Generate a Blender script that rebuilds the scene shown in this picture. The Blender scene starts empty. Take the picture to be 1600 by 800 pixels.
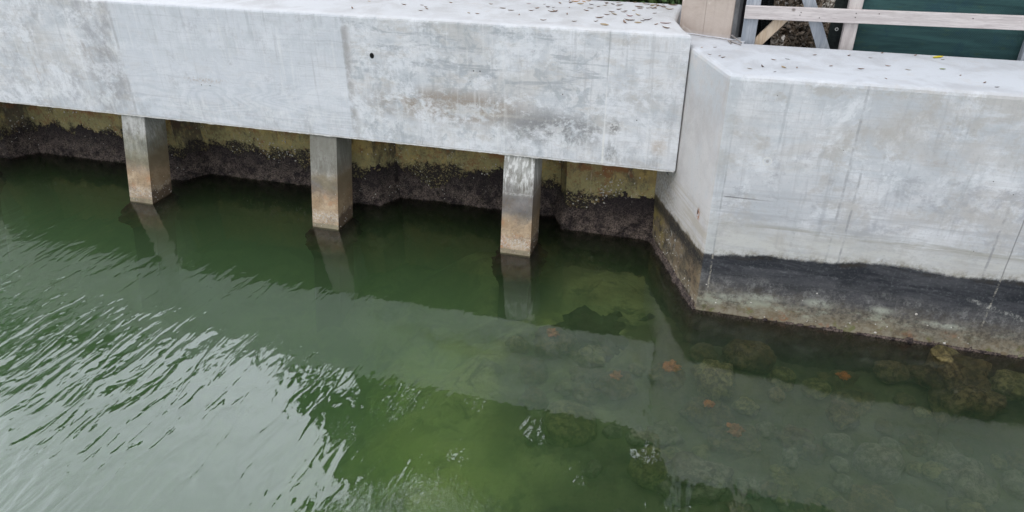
import bpy, bmesh, math, random
from mathutils import Vector, Matrix, noise
random.seed(7)
SC = bpy.context.scene
COL = SC.collection

# ------------------------------------------------------------------ camera
PITCH, ROLL, YAW, FPX = math.radians(30.097), math.radians(0.194), math.radians(15.9), 1117.5
F = Vector((-math.sin(YAW)*math.cos(PITCH), math.cos(YAW)*math.cos(PITCH), -math.sin(PITCH)))
R0 = Vector((math.cos(YAW), math.sin(YAW), 0)); D0 = F.cross(R0)
R1 = math.cos(ROLL)*R0 + math.sin(ROLL)*D0; D1 = -math.sin(ROLL)*R0 + math.cos(ROLL)*D0
cd = bpy.data.cameras.new('camera'); cam = bpy.data.objects.new('camera', cd); COL.objects.link(cam)
cd.sensor_width = 36; cd.lens = FPX/1600*36; cd.clip_end = 2000; cd.clip_start = 0.05
M = Matrix((( R1.x, -D1.x, -F.x, 0), (R1.y, -D1.y, -F.y, 0), (R1.z, -D1.z, -F.z, 4.0), (0, 0, 0, 1)))
cam.matrix_world = M
SC.camera = cam

# ------------------------------------------------------------------ light
SUN_EL, SUN_AZ = math.radians(58), math.radians(-20)      # azimuth measured from -Y (towards the viewer) to +X
world = bpy.data.worlds.new('World'); SC.world = world; world.use_nodes = True
wn = world.node_tree; bg = wn.nodes['Background']
sky = wn.nodes.new('ShaderNodeTexSky'); sky.sky_type = 'NISHITA'; sky.sun_disc = False
sky.sun_elevation = SUN_EL; sky.sun_rotation = math.pi - SUN_AZ
sky.dust_density = 3.0; sky.air_density = 1.0
mx = wn.nodes.new('ShaderNodeMix'); mx.data_type = 'RGBA'; mx.inputs[0].default_value = 0.8
mx.inputs[7].default_value = (9.2, 9.6, 10.4, 1)            # the even cloud cover
wn.links.new(sky.outputs[0], mx.inputs[6])
# thinner, brighter cloud low over the far left, broken by soft billows
tcw = wn.nodes.new('ShaderNodeTexCoord'); dv = wn.nodes.new('ShaderNodeVectorMath'); dv.operation = 'DOT_PRODUCT'
wn.links.new(tcw.outputs['Generated'], dv.inputs[0]); dv.inputs[1].default_value = (-.56, .58, .59)
mr = wn.nodes.new('ShaderNodeMapRange'); mr.interpolation_type = 'SMOOTHSTEP'; wn.links.new(dv.outputs['Value'], mr.inputs[0])
mr.inputs[1].default_value = .45; mr.inputs[2].default_value = .99; mr.inputs[3].default_value = .82; mr.inputs[4].default_value = 2.85
cn = wn.nodes.new('ShaderNodeTexNoise'); wn.links.new(tcw.outputs['Generated'], cn.inputs['Vector']); cn.inputs['Scale'].default_value = 3.0; cn.inputs['Detail'].default_value = 5
mc = wn.nodes.new('ShaderNodeMapRange'); wn.links.new(cn.outputs[0], mc.inputs[0]); mc.inputs[1].default_value = .3; mc.inputs[2].default_value = .7; mc.inputs[3].default_value = .82; mc.inputs[4].default_value = 1.18
pm = wn.nodes.new('ShaderNodeMath'); pm.operation = 'MULTIPLY'; wn.links.new(mr.outputs[0], pm.inputs[0]); wn.links.new(mc.outputs[0], pm.inputs[1])
vs_ = wn.nodes.new('ShaderNodeVectorMath'); vs_.operation = 'SCALE'; wn.links.new(mx.outputs[2], vs_.inputs[0]); wn.links.new(pm.outputs[0], vs_.inputs['Scale'])
wn.links.new(vs_.outputs[0], bg.inputs[0])
bg.inputs[1].default_value = 0.125
sl = bpy.data.lights.new('sun', 'SUN'); so = bpy.data.objects.new('sun', sl); COL.objects.link(so)
sl.energy = 0.75; sl.angle = math.radians(25); sl.color = (1.0, 0.96, 0.9)
sd = Vector((math.sin(SUN_AZ)*math.cos(SUN_EL), -math.cos(SUN_AZ)*math.cos(SUN_EL), math.sin(SUN_EL)))
so.rotation_euler = sd.to_track_quat('Z', 'Y').to_euler(); so.location = sd*30
SC.view_settings.view_transform = 'Standard'; SC.view_settings.look = 'None'
SC.view_settings.exposure = 0.22; SC.view_settings.gamma = 1
cy = SC.cycles
cy.max_bounces = 8; cy.diffuse_bounces = 3; cy.glossy_bounces = 3; cy.transmission_bounces = 4
cy.volume_bounces = 2; cy.transparent_max_bounces = 12; cy.use_denoising = True
cy.sample_clamp_indirect = 4

# ------------------------------------------------------------------ node language
class NM:
    """a procedural material being written"""
    def __init__(s, name, rough=0.85, spec=0.3):
        s.m = bpy.data.materials.new(name); s.m.use_nodes = True
        s.t = s.m.node_tree; s.b = s.t.nodes['Principled BSDF']
        s.b.inputs['Roughness'].default_value = rough
        s.b.inputs['Specular IOR Level'].default_value = spec
        g = s.n('ShaderNodeNewGeometry'); s.P = V(s, g.outputs['Position']); s.N = V(s, g.outputs['Normal'])
        tc = s.n('ShaderNodeTexCoord'); s.O = V(s, tc.outputs['Object'])
    def n(s, kind): return s.t.nodes.new(kind)
    def put(s, sock, v):
        if isinstance(v, V): s.t.links.new(v.o, sock)
        elif isinstance(v, (tuple, list)):
            sock.default_value = (*v, 1) if (len(v) == 3 and len(sock.default_value) == 4) else v
        else: sock.default_value = v
    def math(s, op, a, b=0.0, c=None, clamp=False):
        n = s.n('ShaderNodeMath'); n.operation = op; n.use_clamp = clamp
        s.put(n.inputs[0], a); s.put(n.inputs[1], b)
        if c is not None: s.put(n.inputs[2], c)
        return V(s, n.outputs[0])
    def xyz(s, v):
        n = s.n('ShaderNodeSeparateXYZ'); s.put(n.inputs[0], v); return [V(s, o) for o in n.outputs]
    def vec(s, x, y, z):
        n = s.n('ShaderNodeCombineXYZ')
        for i, q in enumerate((x, y, z)): s.put(n.inputs[i], q)
        return V(s, n.outputs[0])
    def scl(s, v, sx, sy, sz, ox=0.0, oy=0.0, oz=0.0, rz=0.0):
        n = s.n('ShaderNodeMapping'); s.put(n.inputs[0], v)
        n.inputs[1].default_value = (ox, oy, oz); n.inputs[3].default_value = (sx, sy, sz); n.inputs[2].default_value = (0, 0, rz)
        return V(s, n.outputs[0])
    def noise(s, v, scale, detail=4, rough=0.55, dist=0.0):
        n = s.n('ShaderNodeTexNoise'); s.put(n.inputs['Vector'], v)
        n.inputs['Scale'].default_value = scale; n.inputs['Detail'].default_value = detail
        n.inputs['Roughness'].default_value = rough; n.inputs['Distortion'].default_value = dist
        return V(s, n.outputs[0])
    def vor(s, v, scale, feature='F1', rand=1.0):
        n = s.n('ShaderNodeTexVoronoi'); n.feature = feature; s.put(n.inputs['Vector'], v)
        n.inputs['Scale'].default_value = scale; n.inputs['Randomness'].default_value = rand
        return V(s, n.outputs[0]), (V(s, n.outputs[1]) if feature != 'DISTANCE_TO_EDGE' else None)
    def st(s, v, a, b, lo=0.0, hi=1.0):
        """smooth step of v from a to b, to values lo to hi"""
        n = s.n('ShaderNodeMapRange'); n.interpolation_type = 'SMOOTHSTEP'; s.put(n.inputs[0], v)
        if isinstance(a, (int, float)) and isinstance(b, (int, float)) and a > b: a, b, lo, hi = b, a, hi, lo
        s.put(n.inputs[1], a); s.put(n.inputs[2], b); s.put(n.inputs[3], lo); s.put(n.inputs[4], hi)
        return V(s, n.outputs[0])
    def mix(s, f, a, b, mode='MIX'):
        n = s.n('ShaderNodeMix'); n.data_type = 'RGBA'; n.blend_type = mode; n.clamp_factor = True
        s.put(n.inputs[0], f); s.put(n.inputs[6], a); s.put(n.inputs[7], b)
        return V(s, n.outputs[2])
    def curve(s, v, pts):
        n = s.n('ShaderNodeFloatCurve'); s.put(n.inputs['Value'], v); c = n.mapping.curves[0]
        n.mapping.use_clip = False
        c.points[0].location = pts[0]; c.points[1].location = pts[-1]
        for p in pts[1:-1]: c.points.new(*p)
        n.mapping.update(); return V(s, n.outputs[0])
    def spot(s, v, cx, cy, rx, ry, soft=0.3):
        """1 inside an ellipse of the two first numbers"""
        x, y = v
        a = (x - cx)*(1/rx); b = (y - cy)*(1/ry)
        d = s.math('SQRT', a*a + b*b)
        return s.st(d, 1.0, 1.0-soft)
    def line(s, x, c, w, soft=None):
        return s.st(s.math('ABSOLUTE', x - c), w*1.5, w*0.5)
    def out(s, col, bump=None, dist=0.01, rough=None, strength=1.0):
        s.put(s.b.inputs['Base Color'], col)
        if rough is not None: s.put(s.b.inputs['Roughness'], rough)
        if bump is not None:
            n = s.n('ShaderNodeBump'); n.inputs['Distance'].default_value = dist; n.inputs['Strength'].default_value = strength
            s.put(n.inputs['Height'], bump); s.t.links.new(n.outputs[0], s.b.inputs['Normal'])
        return s.m
class V:
    def __init__(s, nm, o): s.nm, s.o = nm, o
    def __add__(s, k): return s.nm.math('ADD', s, k)
    __radd__ = __add__
    def __mul__(s, k): return s.nm.math('MULTIPLY', s, k)
    __rmul__ = __mul__
    def __sub__(s, k): return s.nm.math('SUBTRACT', s, k)
    def __rsub__(s, k): return s.nm.math('SUBTRACT', k, s)
def mx1(a, b): return a.nm.math('MAXIMUM', a, b)

# ------------------------------------------------------------------ mesh helpers
def tag(o, label=None, cat=None, group=None, kind=None):
    if label: o['label'] = label
    if cat: o['category'] = cat
    if group: o['group'] = group
    if kind: o['kind'] = kind
    return o
def link(name, bm, mat, parent=None, smooth=False):
    me = bpy.data.meshes.new(name); bm.to_mesh(me); bm.free()
    for m in (mat if isinstance(mat, (list, tuple)) else [mat]): me.materials.append(m)
    if smooth:
        for p in me.polygons: p.use_smooth = True
    o = bpy.data.objects.new(name, me); COL.objects.link(o)
    if parent: o.parent = parent; o.matrix_parent_inverse = Matrix.Translation(-parent.location)
    return o
def empty(name, loc=(0, 0, 0)):
    o = bpy.data.objects.new(name, None); COL.objects.link(o); o.location = loc; o.empty_display_size = .2
    return o
def prism(bm, pts, z0, z1):
    """upright prism over a counter-clockwise outline"""
    a = [bm.verts.new((x, y, z0)) for x, y in pts]; b = [bm.verts.new((x, y, z1)) for x, y in pts]
    n = len(pts)
    bm.faces.new(list(reversed(a))); bm.faces.new(b)
    for i in range(n): bm.faces.new((a[i], a[(i+1) % n], b[(i+1) % n], b[i]))
    return a, b
def bevel(bm, w, seg=2, test=None):
    es = [e for e in bm.edges if (test is None or test(e))]
    bmesh.ops.bevel(bm, geom=es, offset=w, segments=seg, affect='EDGES', profile=0.5)
def bar(bm, a, b, w, h, side=Vector((0, 1, 0)), bev=0.004):
    """a sawn board from a to b: w across, h along 'side'"""
    a = Vector(a); b = Vector(b); d = (b-a).normalized(); s = (side - d*side.dot(d)).normalized(); u = d.cross(s)
    vs = []
    for p in (a, b):
        for i, j in ((-1, -1), (1, -1), (1, 1), (-1, 1)): vs.append(bm.verts.new(p + u*(i*w/2) + s*(j*h/2)))
    fs = [(3, 2, 1, 0), (4, 5, 6, 7), (0, 1, 5, 4), (1, 2, 6, 5), (2, 3, 7, 6), (3, 0, 4, 7)]
    ff = [bm.faces.new([vs[i] for i in f]) for f in fs]
    if bev:
        bmesh.ops.bevel(bm, geom=list({e for f in ff for e in f.edges}), offset=bev, segments=1, affect='EDGES')
    bmesh.ops.recalc_face_normals(bm, faces=bm.faces)
def fbm(p, s, o=4): return noise.fractal(Vector(p)*s, 1.0, 2.0, o)

# ------------------------------------------------------------------ materials
def concrete_common(m, P, seed=0.0):
    x, y, z = m.xyz(P)
    big = m.noise(m.scl(P, 1, 1, 1, seed), 1.3, 5, .6, .4)
    mid = m.noise(m.scl(P, 1, 1, 1.3, seed+5), 4.5, 8, .70, .15)
    fine = m.noise(P, 38, 5, .65)
    grain = m.noise(P, 230, 2, .6)
    hband = m.noise(m.scl(P, .35, .35, 6.5, seed), 2.2, 6, .62, .3)
    drip = m.noise(m.scl(P, 7, 7, .55, seed+2), 2.4, 5, .6, .25)
    return x, y, z, big, mid, fine, grain, hband, drip

BK = .9644                                       # the pattern was measured on a plane a little further out
def mat_beam():
    m = NM('weathered_beam_concrete', .88, .25)
    P = m.P = m.scl(m.P, 1/BK, 1/BK, 1/BK, 0, 0, 4-4/BK)
    x, y, z, big, mid, fine, grain, hband, drip = concrete_common(m, P)
    up = m.st(m.xyz(m.N)[2], .5, .85)
    blue, pale, grey, warm, dark = (.53, .56, .595), (.765, .77, .79), (.36, .365, .39), (.54, .505, .465), (.16, .16, .165)
    c = m.mix(m.st(big*.5 + mid*.5, .38, .62), blue, pale)
    c = m.mix(m.st(hband, .52, .70)*.5, c, pale)
    c = m.mix(m.st(m.noise(m.scl(P, 1, 1, 2.2, 11), 2.1, 9, .74, .2), .52, .62)*.5, c, warm)
    c = m.mix(m.st(m.noise(m.scl(P, .55, 1, 1.1, 211), 1.3, 9, .74, .2), .50, .62)*.45, c, (.50, .475, .44))
    # panels between the form joints
    pA = m.st(x, -6.98, -7.12); pB = m.st(x, -7.1, -6.98)*m.st(x, -3.9, -4.0); pC = m.st(x, -4.0, -3.95)*m.st(x, -1.0, -1.06)
    # leftmost: blotchy lilac grey, leaning streaks
    sk = m.vec(x + z*.12, y, z)
    bl = m.noise(m.scl(sk, 1.7, 1, .9, 3), 2.0, 9, .78, .3)
    c = m.mix(m.st(bl, .47, .66)*pA*.75, c, grey)
    c = m.mix(m.st(m.noise(m.scl(sk, 3.5, 1, .8, 9), 2.0, 6, .7, .6), .58, .68)*pA*.5, c, (.36, .30, .27))
    c = m.mix(m.spot((x, z), -7.35, 1.35, .5, .75, .9)*m.st(mid, .4, .62)*.7, c, (.27, .26, .265))
    # second: smooth plywood face with whorled grain
    g1 = m.noise(m.scl(P, .30, .3, 1.5, 1.3), 1.25, 2, .5, .35)
    rings = m.math('SINE', g1*190.0)*.5 + .5
    c = m.mix(pB*.60, c, (.71, .735, .79))
    c = m.mix(pB*m.st(rings, .35, .95)*m.st(z, 1.9, 1.2)*.34, c, (.44, .49, .53))
    c = m.mix(pB*m.st(m.noise(m.scl(P, .6, 1, 9, 4), 2.0, 6, .7, .5), .56, .68)*.28, c, (.40, .42, .45))
    c = m.mix(pB*m.st(z, 1.55, 2.0)*m.st(mid, .35, .7)*.5, c, (.42, .46, .49))
    c = m.mix(pB*m.spot((x, z), -5.9, 1.52, .45, .05, .9)*m.st(fine, .45, .6)*.7, c, (.45, .36, .30))
    # third: mottled, with a brown stain and dark runs low down
    c = m.mix(pC*m.st(m.noise(m.scl(P, 1, 1, 1, 21), 5.5, 7, .72, .7), .50, .62)*.55, c, (.33, .37, .40))
    n7 = m.noise(m.scl(P, 1.2, 1, 1.6, 33), 3.0, 9, .78, .25)
    c = m.mix(pC*m.spot((x, z), -2.75, 1.47, 1.35, .27, .7)*m.st(n7, .42, .54)*.95, c, (.33, .275, .225))
    c = m.mix(pC*m.spot((x, z), -1.55, 1.33, .85, .26, .7)*m.st(n7, .44, .54)*.9, c, (.22, .22, .225))
    low = m.noise(m.scl(P, 1.6, 1, .9, 8), 2.2, 9, .78, .2)
    c = m.mix(m.st(z, 1.38, 1.02)*m.st(low, .48, .66)*.5, c, (.30, .295, .29))
    c = m.mix(m.st(z, 1.36, 1.2)*m.st(z, 1.0, 1.14)*m.st(m.noise(m.scl(P, 2.2, 1, 1.3, 17), 2.4, 9, .80, .2), .5, .60)*.75, c, (.76, .775, .79))
    c = m.mix(m.st(m.math('ABSOLUTE', z - 1.42 - (mid-.5)*.12), .03, .0)*m.st(x, -3.9, -3.4)*m.st(big, .4, .6)*.35, c, (.66, .63, .57))
    c = m.mix(m.spot((x, z), -.45, 1.23, .13, .16, .9)*.6, c, (.46, .36, .26))
    c = m.mix(m.spot((x, z), -.62, 2.27, .6, .1, .9)*m.st(drip, .4, .65)*.5, c, (.40, .37, .34))
    # dark blotches under the top edge, vertical runs
    c = m.mix(m.st(z, 1.7, 2.3)*m.st(drip, .55, .72)*.4, c, (.35, .38, .40))
    c = m.mix(m.st(z, 1.65, 1.85)*m.st(m.noise(m.scl(P, .5, 1, 3, 44), 3.0, 7, .7, .6), .54, .62)*pC*.6, c, (.30, .33, .36))
    # board marks: long level lines
    bl2 = m.math('SINE', z*46.0 + (big-.5)*4.0)
    c = m.mix(m.st(bl2, .93, 1.0)*m.st(hband, .5, .62)*.22, c, (.30, .32, .35))
    c = m.mix((1.0-pB*.5)*m.st(m.noise(m.scl(P, .8, 1, 1.1, 91), 2.6, 9, .80, .25), .49, .60)*.7, c, (.83, .845, .88))
    c = m.mix(m.st(m.noise(m.scl(P, .9, 1, 1, 101), 3.6, 9, .82, .2), .54, .68)*.5, c, (.37, .37, .38))
    vst = m.noise(m.scl(P, 9, 1, .45, 140), 2.6, 7, .70, .1)
    c = m.mix(m.st(vst, .52, .68)*m.st(big, .36, .56)*.38, c, (.40, .405, .42))
    c = m.mix(m.st(m.noise(m.scl(P, 10, 1, .6, 160), 2.2, 7, .7), .54, .66)*.3, c, (.84, .84, .84))
    bg_ = m.noise(m.scl(P, .55, 1, 16, 170), 3.2, 6, .7, .2)
    c = m.mix(m.st(bg_, .52, .66)*.28, c, (.43, .44, .46))
    # joints
    wob = (m.noise(P, 14, 3, .6)-.5)*.02
    c = m.mix(m.line(x + wob, -7.03, .018)*m.st(mid, .35, .6)*.4, c, (.27, .26, .26))
    c = m.mix(m.st(x, -7.75, -7.05)*pA*m.st(bl, .44, .62)*.35, c, (.27, .26, .27))
    c = m.mix(m.line(x + wob, -3.978, .012)*m.st(mid, .38, .62)*.35, c, (.26, .255, .25))
    c = m.mix(m.st(x, -3.95, -3.85, 1, 0)*m.st(x, -3.99, -3.96)*m.st(mid, .4, .6)*.7, c, (.30, .28, .27))
    c = m.mix(m.line(x + wob*.3, -1.031, .006)*m.st(z, 1.95, 1.8)*.6, c, (.80, .80, .80))
    c = m.mix(m.line(x + wob*.4, -1.031, .012)*m.st(z, 1.45, 1.2)*.9, c, (.80, .80, .78))
    c = m.mix(m.line(x + wob*.3, -1.031, .005)*m.st(z, 1.8, 2.0)*.6, c, (.33, .34, .35))
    c = m.mix(m.spot((x, z), -.93, 1.40, .11, .13, .9)*m.st(m.noise(P, 22, 6, .75), .45, .55)*.8, c, (.17, .165, .16))
    c = m.mix(m.spot((x, z), -.95, 1.12, .12, .2, .9)*m.st(m.noise(m.scl(P, 1, 1, .5), 30, 6, .75), .46, .58)*.75, c, (.22, .22, .22))
    # fine wear and pits
    c = m.mix(m.st(fine, .56, .75)*.30, c, (.28, .29, .31))
    c = m.mix(m.st(grain, .35, .65)*.14, c, (.85, .86, .88))
    pd, _ = m.vor(P, 9.0); pm = m.noise(P, 3.1, 2)
    pits = m.st(pd, .045, .025)*m.st(pm, .5, .56)
    c = m.mix(pits*.8, c, (.07, .07, .07))
    c = m.mix(m.st(z, 1.0, .975)*m.st(fine, .3, .6)*.55, c, (.50, .47, .41))
    # bolt hole and tie marks
    c = m.mix(m.spot((x, z), -3.641, 1.967, .030, .036, .25), c, (.006, .006, .006))
    for (a, b, r_) in ((-2.466, 1.885, .010), (-2.394, 1.887, .010), (-2.51, 1.77, .006), (-2.5, 1.72, .006), (-1.49, 1.71, .009), (-.7, 1.5, .008), (-5.95, 1.46, .009), (-5.83, 1.46, .009)):
        c = m.mix(m.spot((x, z), a, b, r_, r_, .4)*.85, c, (.05, .04, .04))
    # the walked-on top: cleaner and paler, with dust stains and a painted front-edge highlight
    top = m.mix(m.st(m.noise(P, 2.2, 6, .65, .6), .42, .66), (.60, .61, .62), (.51, .51, .51))
    top = m.mix(m.st(m.noise(P, 6, 6, .7), .56, .7)*.4, top, (.52, .49, .45))
    top = m.mix(m.st(y, 7.28, 7.20)*.2, top, (.68, .69, .71))  # highlight along the front edge, put into the colour
    top = m.mix(m.st(fine, .55, .75)*.2, top, (.45, .44, .42))
    c = m.mix(up, c, top)
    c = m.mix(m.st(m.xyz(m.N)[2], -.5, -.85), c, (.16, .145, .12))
    h = fine*.4 + grain*.15 + mid*.5 - pits*.8
    return m.out(c, h, .010, strength=.6)

def mat_seawall():
    m = NM('weathered_seawall_concrete', .86, .28); P = m.P
    x, y, z, big, mid, fine, grain, hband, drip = concrete_common(m, P, 40)
    N = m.xyz(m.N); up = m.st(N[2], .5, .85)
    side = m.st(N[0], -.35, -.6)                        # the splayed return face
    s = (6.108 - y)*-1.0
    blue, pale, grey, warm = (.55, .575, .605), (.745, .75, .77), (.37, .38, .40), (.49, .465, .43)
    c = m.mix(m.st(big*.6 + mid*.4, .40, .62), blue, pale)
    c = m.mix(m.st(hband, .50, .68)*.45, c, (.56, .60, .64))
    c = m.mix(m.st(m.noise(m.scl(P, 1, 1, 1.4, 77), 2.0, 9, .72, .3), .50, .60)*.6, c, warm)
    c = m.mix(m.st(m.noise(m.scl(P, 1, 1, .9, 60), 2.2, 9, .78, .3), .50, .62)*.7, c, (.82, .835, .865))
    vst = m.noise(m.scl(P, 9, 9, .4, 140), 2.4, 7, .70, .1)
    c = m.mix(m.st(vst, .52, .68)*m.st(big, .36, .56)*.35, c, (.40, .40, .41))
    bg_ = m.noise(m.scl(P, .5, .5, 15, 170), 3.0, 6, .7, .2)
    c = m.mix(m.st(bg_, .50, .66)*.3, c, (.45, .45, .455))
    c = m.mix(m.st(z, 1.62, 1.45)*m.st(mid, .3, .6)*.22, c, (.42, .42, .44))
    c = m.mix(m.st(z, 2.2, 1.6)*m.st(m.noise(m.scl(P, .8, 1, 1.2, 65), 2.6, 9, .80, .25), .52, .62)*.6, c, (.37, .38, .41))
    c = m.mix(m.st(drip, .56, .72)*.35, c, (.32, .34, .36))
    c = m.mix(m.spot((x, z), 1.95, 1.75, .30, .13, .9)*m.st(mid, .45, .6)*.7, c, (.36, .31, .275))
    c = m.mix(m.spot((x, z), 1.75, 2.0, .5, .3, .8)*m.st(mid, .5, .62)*.45, c, (.40, .37, .33))
    c = m.mix(m.spot((x, z), .25, 1.9, .4, .4, .9)*.3, c, (.58, .56, .54))
    # a lower lift, duller, with level ripple marks
    rip = m.noise(m.scl(P, .5, .5, 9, 13), 2.4, 6, .68, .4)
    c = m.mix(m.st(z, 1.55, 1.1)*m.st(rip, .46, .66)*.55, c, (.40, .41, .43))
    c = m.mix(m.st(z, 1.12, .86)*(mid*.5+.15), c, (.50, .48, .42))
    c = m.mix(m.st(m.math('ABSOLUTE', z - .98 - (big-.5)*.1), .05, .0)*m.st(rip, .45, .6)*.6, c, (.33, .31, .25))
    c = m.mix(m.st(z, .98, .86)*m.st(m.noise(m.scl(P, 1, 1, 5, 3), 3, 6, .7), .42, .58)*.7, c, (.60, .60, .57))
    c = m.mix(m.st(m.noise(m.scl(P, .6, 1, 1.2, 233), 1.2, 9, .74, .2), .50, .62)*.4, c, (.50, .47, .435))
    # joints
    wob = (m.noise(P, 12, 3, .6)-.5)*.02
    c = m.mix(m.line(x + wob, 1.197, .009)*m.st(mid, .40, .62)*.5*(1.0-side), c, (.23, .235, .25))
    c = m.mix(m.line(x + wob, 1.30, .009)*m.st(z, 1.75, 1.5)*m.st(mid, .42, .62)*.55, c, (.22, .225, .24))
    c = m.mix(m.line(x + wob, .88, .012)*m.st(z, 1.2, 1.05)*m.st(mid, .48, .6)*.5, c, (.26, .26, .27))
    c = m.mix(m.line(x + wob*.4, 2.589, .005)*.65, c, (.17, .17, .17))
    c = m.mix(m.line(x + wob, 2.45, .009)*m.st(z, 1.5, 1.3)*m.st(mid, .38, .6)*.6, c, (.22, .22, .24))
    strip = m.st(x, .085, .105)*m.st(x, .235, .215)*(1.0-side)
    c = m.mix(strip*.2, c, (.52, .57, .60))
    c = m.mix(m.line(x + wob*.5, .222, .007)*(1.0-side)*m.st(z, 2.2, 1.2)*m.st(mid, .35, .6)*.5, c, (.25, .26, .27))
    c = m.mix(m.line(x + wob*.5, .128, .005)*m.st(z, 2.3, 1.3)*.5, c, (.23, .22, .21))
    # tie ring, level crack, chipped pits, scour marks
    d1 = m.math('SQRT', (x-.546)*(x-.546) + (z-1.615)*(z-1.615))
    c = m.mix(m.st(m.math('ABSOLUTE', d1-.034), .009, .003)*(1.0-side)*.7, c, (.74, .74, .72))
    c = m.mix(m.st(d1, .018, .010)*(1.0-side)*.5, c, (.26, .24, .22))
    c = m.mix(m.line(z + wob*.5, 1.245, .006)*m.st(x, .22, .26)*m.st(x, .75, .35)*(1.0-side)*.75, c, (.16, .16, .16))
    pd, _ = m.vor(P, 8.0); pm = m.noise(P, 2.7, 2)
    pits = m.st(pd, .05, .025)*m.st(pm, .49, .56)
    c = m.mix(pits*.85, c, (.08, .075, .07))
    c = m.mix(m.st(fine, .55, .75)*.30, c, (.27, .275, .29))
    # the return face is warmer and has a rust bleed
    sc = m.mix(m.st(big*.7 + mid*.3, .40, .6), (.47, .45, .44), (.58, .56, .545))
    sc = m.mix(m.st(m.noise(m.scl(P, 3, 3, 1, 91), 3, 7, .7, .6), .5, .64)*.4, sc, (.54, .55, .56))
    sc = m.mix(m.st(z, 1.75, 2.1)*m.st(mid, .35, .6)*.6, sc, (.47, .51, .54))
    sc = m.mix(m.st(z, 1.15, .9)*m.st(rip, .42, .62)*.6, sc, (.42, .37, .29))
    sc = m.mix(m.st(y, 6.75, 7.15)*m.st(z, 1.35, .95)*m.st(fine, .35, .65)*.7, sc, (.20, .19, .16))
    sc = m.mix(m.spot((y, z), 6.31, .935, .055, .09, .8)*m.st(fine, .35, .6), sc, (.34, .12, .03))
    sc = m.mix(m.spot((y, z), 6.33, .955, .014, .035, .4), sc, (.05, .02, .01))
    sc = m.mix(m.st(fine, .55, .75)*.25, sc, (.25, .24, .23))
    c = m.mix(side, c, sc)
    # tide-stained foot
    edge = m.curve(x*.333333, [(-.20, .575), (-.05, .60), (.045, .640), (.12, .652), (.23, .705), (.31, .700), (.42, .715), (.47, .735), (.52, .762), (.60, .762), (.75, .735), (.92, .77), (1.1, .74)])
    ed = edge + (m.noise(m.scl(P, .7, 1, .7), 7.0, 10, .84)-.5)*.13
    c = m.mix(m.st(z - ed, .09, .0)*m.st(m.noise(P, 9, 9, .82), .44, .60)*.7, c, (.20, .175, .12))
    below = m.st(z - ed, .016, -.018)
    tide = m.mix(m.st(m.noise(m.scl(P, .6, .6, 3, 30), 3.2, 7, .7, .5), .36, .66), (.022, .025, .031), (.070, .072, .080))
    tide = m.mix(m.st(fine, .5, .72)*.4, tide, (.15, .155, .16))
    tide = m.mix(m.st(m.math('ABSOLUTE', z - .555 - (big-.5)*.12), .02, .0)*m.st(m.noise(P, 12, 8, .85), .5, .6)*.35, tide, (.22, .23, .24))
    tide = m.mix(m.st(m.math('ABSOLUTE', z - ed + .03), .035, .0)*m.st(mid, .45, .65)*.7, tide, (.035, .028, .018))
    speck = m.noise(m.scl(P, 1, 1, .8), 12, 10, .88); zone = z + (m.noise(m.scl(P, .8, 1, 1.4), 3.0, 8, .72)-.5)*.36
    tide = m.mix(m.st(zone, .50, .33)*m.st(zone, .10, .26)*m.st(speck, .46, .62)*.6, tide, (.36, .36, .35))
    tide = m.mix(m.st(zone, .55, .20)*.45, tide, (.16, .15, .14))
    tide = m.mix(m.st(zone, .36, .14)*.75, tide, m.mix(m.st(m.noise(P, 26, 5, .7), .35, .6), (.075, .065, .048), (.26, .23, .17)))
    tide = m.mix(m.st(zone, .26, .15)*m.st(m.noise(m.scl(P, .6, 1, 1.3), 4, 8, .75), .50, .60)*.85, tide, (.36, .38, .30))
    tide = m.mix(m.st(zone, .20, .02)*.9, tide, m.mix(m.st(m.noise(P, 9, 6, .7), .4, .6), (.20, .155, .095), (.30, .27, .20)))
    tide = m.mix(m.st(zone, .16, .06)*m.st(m.noise(m.scl(P, 1, 1, 1, 8), 4, 5, .7), .53, .62)*.8, tide, (.15, .16, .055))
    tide = m.mix(m.st(zone, .18, .05)*m.st(m.noise(m.scl(P, 1, 1, 1, 18), 5, 5, .7), .56, .64)*.6, tide, (.28, .12, .06))
    for (a, b, ra, rb) in ((.72, .245, .28, .06), (1.22, .27, .20, .07), (1.76, .285, .17, .06), (.45, .20, .2, .05), (2.3, .22, .3, .05)):
        tide = m.mix(m.spot((x, z), a, b, ra, rb, .95)*m.st(m.noise(P, 11, 10, .84), .40, .54)*.8, tide, (.42, .44, .37))
    tide = m.mix(m.st(z, .0, .05)*m.st(z, .40, .30)*m.st(m.noise(m.scl(P, 1, 1, 1, 58), 5, 10, .82), .50, .62)*.6, tide, (.060, .050, .038))
    jw = mx1(m.line(x + wob*.6, .128, .006), m.line(x + wob, .222, .008))*m.st(z, .12, .25)
    tide = m.mix(mx1(jw, m.line(x + wob*.6, 2.589, .007)*m.st(z, .22, .34))*m.st(m.noise(P, 30, 5, .75), .42, .6)*.7, tide, (.42, .39, .33))
    cr = m.math('ABSOLUTE', z - .50 + m.math('ABSOLUTE', x-2.5)*-.0 + (x-2.5)*.28 + (fine-.5)*.1)
    tide = m.mix(m.st(cr, .03, .004)*m.st(x, 2.3, 2.5)*m.st(speck, .46, .6)*.6, tide, (.48, .48, .45))
    ts = m.mix(m.st(m.noise(m.scl(P, 1, 1, 1.5, 50), 3.4, 7, .72, .9), .38, .62), (.045, .038, .030), (.17, .135, .085))
    ts = m.mix(m.st(y, 6.85, 7.2)*m.st(z, .62, .42)*m.st(m.noise(P, 6, 6, .7), .44, .56)*.85, ts, (.24, .19, .06))
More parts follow.
